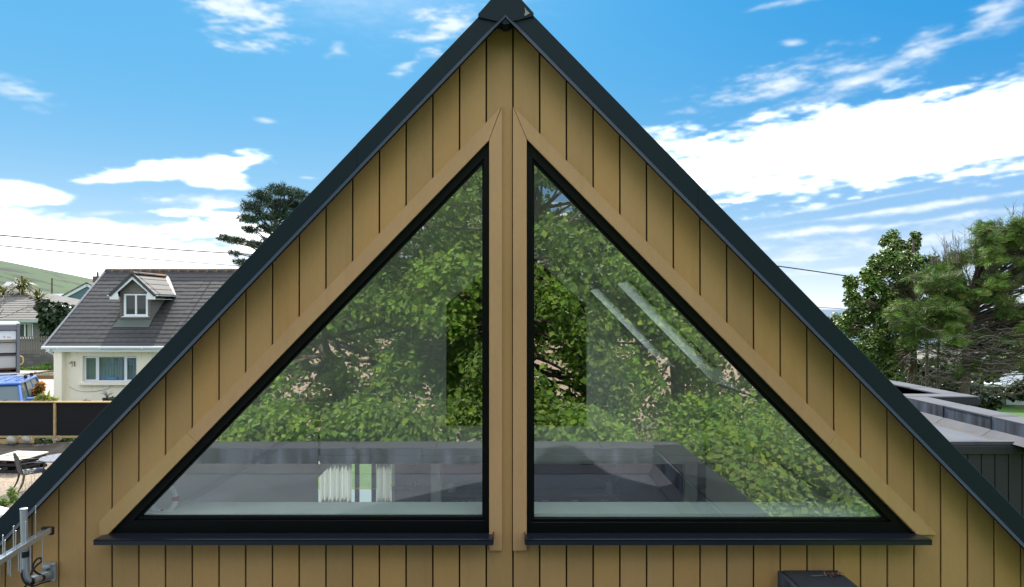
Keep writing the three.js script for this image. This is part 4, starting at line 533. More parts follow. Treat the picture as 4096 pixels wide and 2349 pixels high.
    mesh('grille', box(.8, .12, .03, 0, .72, 2.28), M.black, van); mesh('bumper', rbox(1.7, .2, .16, .05, 0, .48, 2.26), M.blue, van); mesh('wiper', [bar(V(-.4, 1.16, 1.28), V(.2, 1.3, 1.02), .02, .02), bar(V(.2, 1.16, 1.28), V(.7, 1.27, 1.05), .02, .02)], M.black, van); }
  // box lorry with its back towards us
  const tr = thing('box_lorry', 'grey framed box lorry with open rear shutter behind the blue van', 'lorry', V(-26.55, .3, -35.3), .64);
  { const w = 2.36, y0 = .65, y1 = 3.2; mesh('box_body', [box(.06, y1 - y0, 4.4, -w / 2 + .03, (y0 + y1) / 2, -2.2), box(.06, y1 - y0, 4.4, w / 2 - .03, (y0 + y1) / 2, -2.2), box(w - .12, y1 - y0, .06, 0, (y0 + y1) / 2, -4.37), box(w - .12, .08, 4.3, 0, y0, -2.2)], std(.6, .61, .62, .6), tr);
    mesh('roof', rbox(w + .02, .13, 4.5, .05, 0, y1 + .02, -2.2), M.white, tr); mesh('rear_frame', [rbox(.15, y1 - y0 + .1, .12, .015, w / 2 - .07, (y0 + y1) / 2, .02), rbox(.15, y1 - y0 + .1, .12, .015, -w / 2 + .07, (y0 + y1) / 2, .02), rbox(w - .3, .26, .11, .015, 0, y1 - .16, .02)], std(.13, .145, .17, .5), tr);
    mesh('roller_shutter', [rbox(w - .32, .46, .05, .01, 0, y1 - .55, -.06, -.03)], std(.66, .70, .78, .5), tr); mesh('shutter_end', box(w - .32, .16, .04, 0, y1 - .84, -.16, .5), std(.30, .29, .28, .7), tr);
    mesh('load_panel', [box(w - .34, .52, .04, 0, 1.98, -.35), box(w - .34, .62, .04, 0, 1.25, -.35)], std(.48, .48, .49, .7), tr); for (const [y, c] of [[2.3, [.12, .055, .025]], [1.62, [.06, .06, .065]], [.9, [.14, .06, .03]]]) mesh('load_rail', box(w - .34, .07, .05, 0, y, -.28), std(...c, .7), tr);
    mesh('marker', box(.16, .05, .01, .72, y1 - .66, -.028), std(.5, .30, .08, .6), tr); mesh('marker', box(.06, .08, .01, .52, y1 - .63, -.028), std(.5, .30, .08, .6), tr); mesh('lamp', rbox(.22, .06, .08, .02, .15, y1 - .2, .1), M.alu, tr); mesh('grab_handle', tube(curve([V(w / 2 + .0, 1.55, .02), V(w / 2 + .11, 1.5, .03), V(w / 2 + .12, 1.2, .03), V(w / 2, 1.1, .02)], 12), .028, .028, 8), std(.55, .38, .14, .5), tr);
    mesh('chassis', [box(.8, .2, 6, 0, .5, -2.6), box(w - .2, .12, .1, 0, .45, 0)], M.black, tr); mesh('cab', rbox(2.0, 1.6, 1.6, .15, 0, 1.15, -5.3), std(.6, .61, .62, .4), tr); for (const s of [-1, 1]) for (const zz of [-1.3, -5.2]) mesh('wheel', move(lathe([[0, -.12], [.36, -.12], [.38, 0], [.36, .12], [0, .12]], 20), s * .95, .38, zz, 0, 0, Math.PI / 2), M.rubber, tr); }
  // raised bed by the drive
  const rb = thing('raised_bed', 'timber edged raised bed of green plants beside the drive', 'raised bed', V(-25.9, .35, -38.5), .06); mesh('edging', [rbox(5.2, .30, .06, .008, 1, .12, 0), rbox(.06, .30, 3, .008, -1.6, .12, -1.5), rbox(5.2, .3, .06, .008, 1, .12, -3)], skin(M.timber.map, .85, { color: C(.5, .48, .5) }), rb); mesh('soil', box(5, .2, 2.9, 1, .1, -1.5), M.soil, rb);
}
// tv aerial on the gable
{
  const a = thing('tv_aerial', 'log periodic tv aerial on a bent grey mast on the gable corner', 'aerial'); const dM = 4.08, p = (x, y, d = dM) => at(x, y, d);
  mesh('mast', tube([p(23.7, 509.3), p(24.6, 540), p(25.6, 571), p(26.3, 577.5), p(28.5, 581, 4.09), p(33, 581.5, 4.12), p(46, 576, 4.33)], .0195, .0195, 14), M.galv, a);
  mesh('mast_cap', lathe([[0, 0], [.021, 0], [.021, .006], [0, .008]], 12).translate(p(23.7, 509.3).x, p(23.7, 509.3).y, -dM), M.alu, a);
  for (const [q, r, d1] of [[p(25.0, 551), p(25.1, 557), 0], [p(28.8, 581, 4.09), p(32.5, 581.5, 4.12), 1], [p(39.5, 579, 4.22), p(42, 578, 4.26), 1]]) mesh('tape', tube([q, r], .0208, .0208, 12), M.black, a);
  const yB = EYE - 222 * 4.3 / F, b0 = V(-2.888, yB, -4.30), b1 = V(-2.742, yB, -3.35), bd = b1.clone().sub(b0);
  for (const s of [-1, 1]) mesh('boom', bar(b0.clone().add(V(s * .021, s * .006, 0)), b1.clone().add(V(s * .021, s * .006, 0)), .017, .03), M.alu, a);
  mesh('boom_end', [rbox(.075, .05, .02, .005, b0.x, yB, -4.305), rbox(.075, .05, .03, .005, b1.x, yB, -3.345)], M.black, a);
  for (let i = 0; i < 13; i++) { const t = .10 + .055 * i + (i > 0 ? .03 : 0), q = b0.clone().addScaledVector(bd, t), l = .18 * Math.pow(.925, i), s = i % 2 ? 1 : -1; mesh('dipole', [tube([q.clone().add(V(s * .021, 0, 0)), q.clone().add(V(s * .021, l, 0))], .0031, .0031, 6), move(new THREE.SphereGeometry(.0045, 6, 5), q.x + s * .021, q.y + l, q.z), tube([q.clone().add(V(-s * .021, 0, 0)), q.clone().add(V(-s * .021, -l, 0))], .0031, .0031, 6)], M.alu, a); }
  mesh('clamp', [tube([p(24.8, 547, 4.07), V(-2.86, yB, -4.07)], .012, .012, 6), bar(p(21, 545, 4.06), p(30, 542, 4.06), .03, .025), bar(p(15, 549.5, 3.95), p(27, 548.5, 3.98), .004, .004)], M.galv, a);
  const wb = p(48.5, 572.5, 4.36); mesh('wall_bracket', [rbox(.075, .115, .02, .006, wb.x, wb.y, -4.375), move(lathe([[0, 0], [.036, 0], [.034, .03], [.026, .07], [.024, .1], [0, .1]], 14), wb.x, wb.y - .012, -4.37, Math.PI / 2, -.55), rbox(.05, .02, .04, .006, wb.x, wb.y + .045, -4.35), ...[[-1, 1], [1, 1], [-1, -1], [1, -1]].map(([x, y]) => move(new THREE.SphereGeometry(.008, 8, 6), wb.x + x * .03, wb.y + y * .05, -4.36))], M.galv, a);
  mesh('cable', [tube(curve([p(21.5, 570, 4.05), p(22.5, 578, 4.05), p(26, 583.5, 4.06), p(29, 577, 4.12), p(36, 566, 4.2), p(41.5, 561, 4.25), p(40.5, 558, 4.25), p(36.5, 559.5, 4.25), p(33, 565, 4.24), p(33.5, 569.5, 4.24), p(37, 573, 4.26), p(44, 576, 4.33)], 50), .0058, .0058, 7), tube(curve([p(28, 583, 4.06), p(24, 588, 4.06), p(20, 595, 4.08)], 10), .006, .006, 7), tube(curve([p(27, 584, 4.05), p(33, 586, 4.1), p(42, 583, 4.2), p(50, 581, 4.34)], 12), .005, .005, 7)], M.rubber, a);
}
// overhead wires
{
  const wire = (l, label, r = .014) => single('overhead_wire', tube(curve(l, 24), r, r, 5), M.black, label, 'wire');
  wire([at(-60, 230.2, 26), at(60, 240.2, 28), at(150, 247.8, 30), at(260, 254.5, 33), at(400, 258, 38)], 'upper of two wires crossing the sky above the cream house', .026);
  wire([at(-60, 239.5, 25), at(60, 251.5, 28), at(150, 259, 31), at(240, 265.6, 34), at(400, 270, 40)], 'lower of two wires crossing the sky above the cream house', .021);
  wire([at(700, 256, 20), at(780, 266.4, 20), at(868, 279.2, 20), at(1000, 300, 20)], 'black wire sloping behind the right trees', .017);
  wire([at(760, 304, 26), at(833, 308.2, 26), at(880, 312.3, 26)], 'thin wire just above the sea horizon at right', .011);
  single('washing_line', tube(curve([at(46, 315, 52), at(55, 322, 52), at(66, 326.5, 52), at(90, 331, 52)], 12), .05, .05, 5), std(.5, .5, .46, .7), 'pale slack line before the dark bush by the bungalow', 'line');
}
// ------------------------------------------------------------------ trees and plants
const SHAPES = {   // leaf outlines in (along, across) units, as triangles
  oval: [[0, 0, .35, .42, .75, .34], [0, 0, .75, .34, 1, 0], [0, 0, .75, -.34, .35, -.42], [0, 0, 1, 0, .75, -.34]],
  diamond: [[0, 0, .55, .42, 1, 0], [0, 0, 1, 0, .55, -.42]],
  lance: [[0, 0, .5, .17, 1, 0], [0, 0, 1, 0, .5, -.17]],
  spray: [[0, 0, .45, .05, 1, 0], [.15, .02, .55, .28, .75, .3], [.15, -.02, .75, -.3, .55, -.28], [.4, .03, .75, .16, .95, .17], [.4, -.03, .95, -.17, .75, -.16], [0, .01, .3, .24, .42, .26], [0, -.01, .42, -.26, .3, -.24]],
};
function foliage({ clumps, n, size, cols, seed, shape = 'oval', up = .5, out = .6, droop = 0, bias = .45, needle = 0, comb = 0 }) {
  const r = rng(seed), T = SHAPES[shape], w = []; let tot = 0; for (const c of clumps) { tot += Math.pow(c.r.x * c.r.y * c.r.z, .6) * (c.w ?? 1); w.push(tot); }
  const per = needle || T.length, pos = new Float32Array(n * per * 9), nor = new Float32Array(n * per * 9), col = new Float32Array(n * per * 9), tone = clumps.map(() => .72 + .56 * r()), dirs = clumps.map(() => V((r() < .62 ? -1 : 1) * (.6 + .4 * r()), -.15 + .6 * r(), (r() - .5) * .8).normalize());
  const u = V(0, 0, 0), p = V(0, 0, 0), nn = V(0, 0, 0), t = V(0, 0, 0), b = V(0, 0, 0); let o = 0;
  const gauss = () => (r() + r() + r() - 1.5) * 1.15;
  for (let i = 0; i < n; i++) {
    const k = r() * tot; let ci = w.findIndex((x) => x >= k); if (ci < 0) ci = 0; const c = clumps[ci];
    u.set(gauss(), gauss(), gauss()).normalize(); const rr = Math.pow(r(), bias); p.set(u.x * c.r.x * rr, u.y * c.r.y * rr, u.z * c.r.z * rr).add(c.c);
    const s = size[0] + (size[1] - size[0]) * r(), q = r(), a = cols[Math.floor(r() * cols.length)], a2 = cols[Math.floor(r() * cols.length)], v = tone[ci] * (.75 + .5 * r());
    const cr = (a[0] + (a2[0] - a[0]) * q) * v, cg = (a[1] + (a2[1] - a[1]) * q) * v, cb = (a[2] + (a2[2] - a[2]) * q) * v;
    nn.set(gauss(), gauss(), gauss()).multiplyScalar(.8).addScaledVector(u, out); nn.y += up; nn.normalize();
    t.set(gauss(), gauss() - droop, gauss()).addScaledVector(u, .5); if (comb) t.multiplyScalar(1 - comb).addScaledVector(dirs[ci], comb * 2);
    if (needle) {
      t.normalize();
      for (let m = 0; m < needle; m++) {
        b.set(gauss(), gauss(), gauss()).multiplyScalar(.9).add(t).normalize(); nn.set(gauss(), gauss(), gauss()).cross(b).normalize();
        const wd = s * .055, ax = [p.x - nn.x * wd, p.y - nn.y * wd, p.z - nn.z * wd, p.x + nn.x * wd, p.y + nn.y * wd, p.z + nn.z * wd, p.x + b.x * s, p.y + b.y * s, p.z + b.z * s];
        const fx = nn.y * b.z - nn.z * b.y, fy = nn.z * b.x - nn.x * b.z, fz = nn.x * b.y - nn.y * b.x;
        for (let e = 0; e < 9; e++) pos[o + e] = ax[e];
        for (let e = 0; e < 3; e++) { nor[o + e * 3] = fx; nor[o + e * 3 + 1] = fy; nor[o + e * 3 + 2] = fz; col[o + e * 3] = cr; col[o + e * 3 + 1] = cg; col[o + e * 3 + 2] = cb; }
        o += 9;
      }
      continue;
    }
    t.addScaledVector(nn, -t.dot(nn)).normalize(); b.crossVectors(nn, t); const fold = .12 + .25 * r(), bend = .3 * r();
    for (const tr of T) { for (let e = 0; e < 3; e++) { const al = tr[e * 2], ac = tr[e * 2 + 1], h = Math.abs(ac) * fold - al * al * bend * .5; pos[o + e * 3] = p.x + (t.x * al + b.x * ac + nn.x * h) * s; pos[o + e * 3 + 1] = p.y + (t.y * al + b.y * ac + nn.y * h) * s; pos[o + e * 3 + 2] = p.z + (t.z * al + b.z * ac + nn.z * h) * s; col[o + e * 3] = cr; col[o + e * 3 + 1] = cg; col[o + e * 3 + 2] = cb; }
      const e1x = pos[o + 3] - pos[o], e1y = pos[o + 4] - pos[o + 1], e1z = pos[o + 5] - pos[o + 2], e2x = pos[o + 6] - pos[o], e2y = pos[o + 7] - pos[o + 1], e2z = pos[o + 8] - pos[o + 2];
      let X = e1y * e2z - e1z * e2y, Y = e1z * e2x - e1x * e2z, Z = e1x * e2y - e1y * e2x; const l = Math.hypot(X, Y, Z) || 1, sg = X * nn.x + Y * nn.y + Z * nn.z < 0 ? -1 : 1; X *= sg / l; Y *= sg / l; Z *= sg / l;
      if (sg < 0) for (let e = 0; e < 3; e++) { const h = pos[o + 3 + e]; pos[o + 3 + e] = pos[o + 6 + e]; pos[o + 6 + e] = h; }
      for (let e = 0; e < 3; e++) { nor[o + e * 3] = X; nor[o + e * 3 + 1] = Y; nor[o + e * 3 + 2] = Z; } o += 9; }
  }
  const g = new THREE.BufferGeometry(); g.setAttribute('position', new THREE.BufferAttribute(pos, 3)); g.setAttribute('normal', new THREE.BufferAttribute(nor, 3)); g.setAttribute('color', new THREE.BufferAttribute(col, 3)); return g;
}
const dkFar = [[.03, .06, .02], [.05, .09, .025]];
const LEAF = leafy(.6), GLOSS = glossLeaf(), NEEDLE = new THREE.MeshStandardMaterial({ color: 0xffffff, vertexColors: true, roughness: .7, side: THREE.DoubleSide });
function limbs(trunk, clumps, seed, r0, sides = 5, sag = .15, twigs = 0) {          // a branch from the trunk line to each clump, with twigs inside it
  const r = rng(seed), L = [];
  for (const c of clumps) {
    const t = Math.min(.98, Math.max(.2, .25 + .65 * (c.c.y - trunk[0].y) / (trunk[trunk.length - 1].y - trunk[0].y + 1e-6) - .12 * r())), f = t * (trunk.length - 1), i = Math.floor(f), a = trunk[i].clone().lerp(trunk[Math.min(i + 1, trunk.length - 1)], f - i), d = a.distanceTo(c.c);
    const pts = curve([a, a.clone().lerp(c.c, .35).add(V((r() - .5) * d * .15, -sag * d * .5 + (r() - .5) * d * .1, (r() - .5) * d * .15)), a.clone().lerp(c.c, .7).add(V((r() - .5) * d * .12, -sag * d * .2, (r() - .5) * d * .12)), c.c], 8);
    L.push(tube(pts, Math.max(.006, r0 * (.35 + .5 * Math.min(1, d / 4))), r0 * .12, sides));
    for (let k = 0; k < twigs; k++) { const s = pts[4 + Math.floor(r() * 5)], e = c.c.clone().add(V((r() - .5) * 2.0 * c.r.x, (r() - .5) * 2.2 * c.r.y, (r() - .5) * 2.0 * c.r.z)); L.push(tube([s, s.clone().lerp(e, .5).add(V((r() - .5) * .15, (r() - .3) * .15, (r() - .5) * .15)), e], r0 * .12, r0 * .03, 3)); }
  }
  return join(L);
}
function tree(name, label, group, base, top, { trunkR, wob = .15, clumps, crown, crownMat, limbR, sag, twigs, seed, limbMat = M.bark }) {
  const t = thing(name, label, 'tree', base, 0, group), r = rng(seed + 5), n = 8, pts = []; const rel = clumps.map((c) => ({ ...c, c: c.c.clone().sub(base) })), topR = top.clone().sub(base);
  for (let i = 0; i <= n; i++) pts.push(topR.clone().multiplyScalar(i / n).add(V((r() - .5) * wob * (i > 0), 0, (r() - .5) * wob * (i > 0))));
  mesh('trunk', tube(pts, trunkR, trunkR * .25, 9), M.bark, t); mesh('branches', limbs(pts, rel, seed, limbR, 5, sag, twigs), limbMat, t);
  const c = foliage({ ...crown, clumps: rel, seed }); mesh('crown', c, crownMat, t); return t;
}
const pxClumps = (l, d, dz, seed, k = 1) => { const r = rng(seed); return l.map(([x, y, rx, ry, w]) => ({ c: at(x, y, d + (r() - .5) * dz), r: V(rx * d / F * k, ry * d / F * k, rx * d / F * k), w })); };
{
  // pine behind the cream house
  const l = [[260, 195, 14, 6], [280, 190, 16, 6], [297, 194, 10, 6], [250, 206, 12, 6], [271, 203, 17, 7], [291, 204, 14, 7], [247, 218, 11, 4.5], [266, 216, 14, 5], [286, 215, 15, 6], [248, 229, 9, 3.5], [264, 228, 11, 4], [281, 228, 11, 4.5], [225, 238, 9, 3.4], [236, 240, 10, 3.2], [252, 243, 9, 3], [268, 241, 9, 4], [233, 253, 6, 2.5], [240, 262, 9, 3.6], [310, 204, 12, 6], [306, 218, 12, 6], [318, 215, 10, 5], [300, 232, 11, 4], [320, 235, 10, 4], [290, 246, 9, 4]];
  const cl = pxClumps(l, 46, 4, 3, .86); cl.push(...pxClumps(l, 46, 5, 4, .7).map((c) => ({ ...c, c: c.c.add(V(.3, -.1, 0)) })));
  tree('pine_tree', 'tall dark pine rising behind the tiled roof of the cream house', undefined, V(-15.2, 1, -46.3), V(-15.6, 11.6, -46), { trunkR: .32, wob: .4, clumps: cl, limbR: .12, sag: .05, twigs: 4, seed: 31, crownMat: NEEDLE, crown: { n: 5600, size: [.2, .36], needle: 7, cols: [[.022, .055, .034], [.035, .08, .045], [.015, .036, .026], [.05, .10, .05]], up: .4, bias: .6 } });
}
{
  // glossy evergreen at right
  const l = [[896, 244, 7, 8], [914, 245, 6, 8], [889, 255, 10, 8], [905, 261, 10, 9], [919, 262, 8, 9], [874, 262, 5, 7], [883, 270, 10, 8], [902, 275, 12, 9], [921, 278, 8, 9], [877, 284, 8, 8], [893, 289, 11, 8], [911, 292, 11, 9], [851, 286, 4.5, 4], [855, 297, 3, 5], [869, 300, 7, 7], [885, 304, 11, 8], [901, 307, 12, 8], [857, 311, 5, 6], [846, 319, 7, 6], [868, 318, 9, 8], [888, 321, 12, 8], [906, 324, 10, 8], [852, 331, 9, 7], [872, 335, 11, 8], [893, 339, 12, 9], [860, 347, 11, 8], [880, 353, 12, 8], [901, 356, 10, 8], [877, 369, 10, 8], [894, 376, 10, 8], [866, 362, 9, 8], [912, 345, 9, 9], [841, 327, 5, 5], [910, 372, 9, 9], [868, 278, 3, 4]];
  const cl = pxClumps(l, 19, 2.0, 5), rr = rng(8); for (const c of [...cl]) for (let k = 0; k < 3; k++) { const q = .09 + .1 * rr(); cl.push({ c: c.c.clone().add(V((rr() - .5) * 2.3 * c.r.x, (rr() - .3) * 2.1 * c.r.y, (rr() - .5) * 2.4 * c.r.z)), r: V(q, q * 1.3, q), w: 1.6 }); }
  tree('evergreen_tree', 'glossy leaved evergreen tree nearest the sea beyond the flat roof', undefined, V(10.9, -.3, -19), V(11.0, 6.2, -19), { trunkR: .12, clumps: cl, limbR: .05, sag: .12, twigs: 2, seed: 41, crownMat: GLOSS, crown: { n: 34000, size: [.05, .10], shape: 'oval', cols: [[.06, .14, .02], [.10, .21, .028], [.035, .085, .015], [.20, .29, .045], [.26, .29, .06]], up: .6, bias: .6 } });
  // thin straight shoots out of its top
  const r = rng(9), L = []; for (let i = 0; i < 26; i++) { const x = 846 + r() * 80, y = 300 - Math.max(0, 1 - Math.abs(x - 900) / 52) * 52, p = at(x, y + 8, 19 + (r() - .5)), e = at(x + (r() - .5) * 4, y - 8 - r() * 10, 19 + (r() - .5)); L.push(tube([p, p.clone().lerp(e, .5).add(V((r() - .5) * .05, 0, 0)), e], .008, .004, 3)); }
  const ev = scene.getObjectByName('evergreen_tree'); const m = mesh('shoots', L, M.twig, ev); m.position.copy(ev.position).negate();
}
{
  // sparse cypress with many bare twigs, cut by the right edge
  const r = rng(21), cl = [], add = (n, x0, x1, y0, y1, d0, d1, s, w) => { for (let i = 0; i < n; i++) { const x = x0 + (x1 - x0) * r(), y = y0(x) + (y1 - y0(x)) * Math.pow(r(), 1.15), d = d0 + (d1 - d0) * r(); cl.push({ c: at(x, y, d), r: V(s * (.8 + .6 * r()), s * .36 * (.7 + .6 * r()), s * (.8 + .6 * r())), w }); } };
  const roof = (x) => x < 935 ? 268 : x < 985 ? 268 - (x - 935) * .62 : x < 1010 ? 240 : 226;
  add(170, 922, 1085, roof, 350, 15.8, 18.4, .25, 1); add(26, 922, 958, () => 272, 335, 16.2, 18, .24, .9); add(30, 895, 960, () => 305, 345, 15.8, 17.5, .26, .8); add(34, 930, 1080, () => 335, 378, 15.8, 18, .28, .3); add(26, 985, 1090, () => 222, 262, 15.8, 17.6, .30, 1.2);
  tree('cypress_tree', 'feathery cypress with bare grey twigs against the right picture edge', undefined, V(10.75, -.3, -17), V(11.5, 5.7, -17), { trunkR: .16, wob: .12, clumps: cl, limbR: .045, sag: .02, twigs: 6, seed: 51, crownMat: NEEDLE, limbMat: M.twig, crown: { n: 28000, size: [.13, .28], shape: 'spray', comb: .68, cols: [[.09, .20, .022], [.15, .29, .035], [.045, .105, .016], [.20, .28, .04], [.16, .12, .05]], up: .5, droop: .25, bias: .6 } });
  const ct = scene.getObjectByName('cypress_tree'), L = [];
  for (let i = 0; i < 240; i++) { const x = 918 + r() * 125, y = 328 + r() * 66, d = 15.2 + r() * 2.6, p = at(x, y, d), dir = r() < .6 ? -1 : 1, len = .4 + r() * .9, pts = [p.clone()]; for (let k = 1; k <= 5; k++) pts.push(p.clone().add(V(dir * len * k / 5 * (.7 + .3 * r()), (r() - .5) * .12 - .25 * len * (k / 5) ** 2 + (r() < .3 ? .3 * len * k / 5 : 0), (r() - .5) * .1 * k))); L.push(tube(curve(pts, 7), .009 + .006 * r(), .003, 3)); }
  for (let i = 0; i < 60; i++) { const x = 928 + r() * 96, y = roof(x) + 18, p = at(x, y, 16.2 + r() * 1.4), q = at(x + (r() - .5) * 12, y - 24 - r() * 18, 16.2 + r() * 1.4); const mid = p.clone().lerp(q, .5).add(V((r() - .5) * .12, 0, 0)); L.push(tube([p, mid, q], .009, .003, 3)); for (let k = 0; k < 5; k++) { const s = p.clone().lerp(q, .35 + .6 * r()); L.push(tube([s, s.clone().add(V((r() - .5) * .36, .05 + .2 * r(), (r() - .5) * .2))], .005, .002, 3)); } }
  const m = mesh('bare_twigs', L, M.twig, ct); m.position.copy(ct.position).negate();
  const L2 = []; for (const [x, d, w] of [[968, 17.6, .07], [903, 19.5, .06], [889, 20, .05], [915, 18.6, .05], [927, 20.5, .06], [938, 19, .05], [878, 20.5, .05]]) { const b = at(x, 425, d), t = at(x + (r() - .5) * 8, 300, d); single('tree_stem', tube([b, b.clone().lerp(t, .5).add(V((r() - .5) * .1, 0, 0)), t], w, w * .5, 7), M.bark, 'slim bare stem among the dark trunks behind the stepped grey parapet', 'tree stem', 'slim stems behind the parapet'); }
  // dark understorey behind them
  const bush = (name, label, l, d, dz, n, size, cols, seed, mat = GLOSS, shape = 'oval') => { const cl2 = pxClumps(l, d, dz, seed), b = V(cl2[0].c.x, 0, -d), t = thing(name, label, 'bush', b), rel = cl2.map((c) => ({ ...c, c: c.c.clone().sub(b) })); mesh('stems', limbs([V(0, 0, 0), V(0, 1.2, 0), V(0, 2.4, 0)], rel, seed, .05, 4), M.bark, t); mesh('foliage', foliage({ clumps: rel, n, size, cols, seed, shape, bias: .6 }), mat, t); return t; };
  const dk = [[.025, .055, .016], [.04, .085, .02], [.016, .034, .012], [.07, .10, .02]];
  bush('laurel_bush', 'dark undergrowth between the trunks behind the grey parapet', [[880, 388, 20, 12], [910, 385, 20, 14], [940, 388, 20, 14], [965, 392, 18, 12], [930, 370, 18, 10], [985, 400, 14, 10], [900, 370, 14, 8], [955, 375, 14, 9]], 22, 2, 9000, [.09, .17], dk, 61);
  bush('yellow_green_bush', 'sunlit yellow green bush between the bare branches beside the white cottage', [[985, 372, 14, 10], [1002, 362, 12, 10], [1024, 355, 14, 12], [1040, 370, 14, 12], [972, 384, 9, 8]], 26, 1.5, 4500, [.1, .18], [[.16, .22, .03], [.10, .17, .03], [.05, .09, .02]], 63);
  bush('round_bush', 'small round dark bush in front of the white cottage', [[1016, 392, 9, 8], [1026, 388, 9, 9], [1034, 398, 8, 8]], 21, .6, 2200, [.08, .14], dk, 64);
  // left side
  bush('dark_bush', 'large dark glossy bush between the bungalow and the cream house', [[60, 312, 12, 9], [70, 316, 11, 10], [48, 314, 8, 9], [56, 325, 14, 10], [72, 330, 12, 10], [64, 338, 14, 10], [84, 328, 12, 10], [50, 336, 8, 9], [44, 306, 6, 6], [78, 344, 10, 8]], 50, 3, 8000, [.22, .4], [[.02, .05, .018], [.035, .075, .025], [.012, .03, .012], [.06, .10, .03]], 65);
  bush('green_plants', 'low leafy plants in the gap under the black screen fence', [[38, 441, 9, 3.5], [50, 441, 8, 3.5], [62, 439, 7, 4], [28, 443, 4, 2.5], [72, 440, 7, 4]], 21.75, .3, 2200, [.05, .11], [[.05, .12, .02], [.09, .18, .03], [.03, .07, .015]], 66, LEAF);
  bush('orange_shrub', 'orange leaved shrub beside the blue van', [[38, 391, 4, 4], [40, 387, 3, 3], [36, 396, 4, 4]], 24.9, .4, 1000, [.1, .22], [[.50, .17, .02], [.35, .20, .03], [.20, .12, .02]], 67, LEAF, 'lance');
  bush('yellow_shrub', 'yellow green shrub behind the screen fence rail beside the orange shrub', [[43, 400, 5, 4], [48, 402, 5, 3.5], [38, 404, 5, 3]], 23.3, .4, 1100, [.12, .26], [[.42, .40, .04], [.25, .32, .04], [.15, .22, .03]], 68, LEAF, 'lance');
  bush('bed_plants', 'bright green plants growing in the timber raised bed', [[38, 379, 5, 1.6], [46, 377, 6, 2], [54, 377, 6, 2.2], [62, 376, 6, 2.2]], 40, 1, 2200, [.1, .22], [[.10, .22, .03], [.16, .26, .05], [.06, .12, .02]], 69, LEAF);
  bush('grass_tussock', 'green grass tussock on the bank before the low grey wall', [[48, 369, 4, 2.4]], 44.3, .5, 900, [.2, .5], [[.06, .15, .02], [.12, .24, .03]], 70, LEAF, 'lance');
  // strip of bright grass on the bank
  const gb = foliage({ clumps: pxClumps([[24, 369.5, 8, 1.5], [36, 369.5, 9, 1.7], [46, 369, 9, 1.7], [56, 368.5, 8, 1.9], [66, 368, 8, 2]], 43.8, 1.2, 71), n: 5000, size: [.1, .26], cols: [[.14, .28, .03], [.20, .34, .04], [.08, .18, .02]], seed: 72, shape: 'lance', up: .2 }); const gs = mesh(numbered('grass_strip'), gb, LEAF, scene); gs.userData.kind = 'stuff'; gs.userData.label = 'bright grass strip below the low grey wall';
  const wd = thing('weeds', 'tall green weeds on the gravel at the lower left edge', 'weeds', V(-10.4, .08, -15)); mesh('leaves', foliage({ clumps: pxClumps([[3, 511, 7, 5], [10, 507, 6, 5], [14, 500, 3, 6], [0, 503, 5, 5], [12, 492, 2, 5], [17, 508, 4, 4]], 14.9, .5, 73).map((c) => ({ ...c, c: c.c.sub(V(-10.4, .08, -15)) })), n: 1500, size: [.05, .13], cols: [[.14, .26, .04], [.09, .18, .03], [.22, .30, .06]], seed: 74, shape: 'lance', up: .3 }), LEAF, wd); mesh('stems', [0, 1, 2, 3, 4, 5, 6, 7].map((i) => tube(curve([V(-.3 + i * .09, 0, .05 * i), V(-.28 + i * .09, .3, .04 * i), V(-.22 + i * .07 + r() * .1, .45 + .4 * r(), .05 * i)], 6), .007, .003, 4)), std(.16, .22, .06, .9), wd);
  // cabbage palm
  const pm = thing('cabbage_palm', 'cabbage palm with spiky heads behind the bungalow roof', 'palm', V(-43.2, -.9, -61)); pm.scale.setScalar(1.45); const blades = []; for (const [hx, hy, hz, n] of [[0, 5.0, 0, 80], [-1.0, 4.4, .3, 60], [1.15, 4.2, .2, 70], [.3, 3.6, .5, 50]]) { for (let i = 0; i < n; i++) { const a = r() * 6.28, e = -.5 + r() * 1.9, l = .75 + .35 * r(), d = V(Math.cos(a) * Math.cos(e), Math.sin(e), Math.sin(a) * Math.cos(e)), o = V(hx, hy, hz), s = V(-Math.sin(a), 0, Math.cos(a)).multiplyScalar(.05), m1 = o.clone().addScaledVector(d, l * .6), t = o.clone().addScaledVector(d, l).add(V(0, -.3 * l, 0)); blades.push([o.clone().sub(s), o.clone().add(s), m1.clone().add(s), m1.clone().sub(s)], [m1.clone().sub(s), m1.clone().add(s), t, t.clone().add(V(.001, 0, 0))]); } } mesh('fronds', quads(blades), std(.16, .17, .035, .6), pm); mesh('dead_fronds', quads(blades.filter((_, i) => i % 9 < 2).map((q) => q.map((p) => p.clone().add(V(0, -.42, 0))))), std(.22, .14, .06, .9), pm); mesh('trunk', [tube([V(0, 0, 0), V(.1, 3, 0), V(0, 5, 0)], .2, .14, 8), tube([V(.05, 2.4, 0), V(.8, 3.3, .1), V(1.15, 4.2, .2)], .13, .1, 7), tube([V(.05, 2.6, 0), V(-.7, 3.5, .2), V(-1, 4.4, .3)], .13, .1, 7)], M.bark, pm);
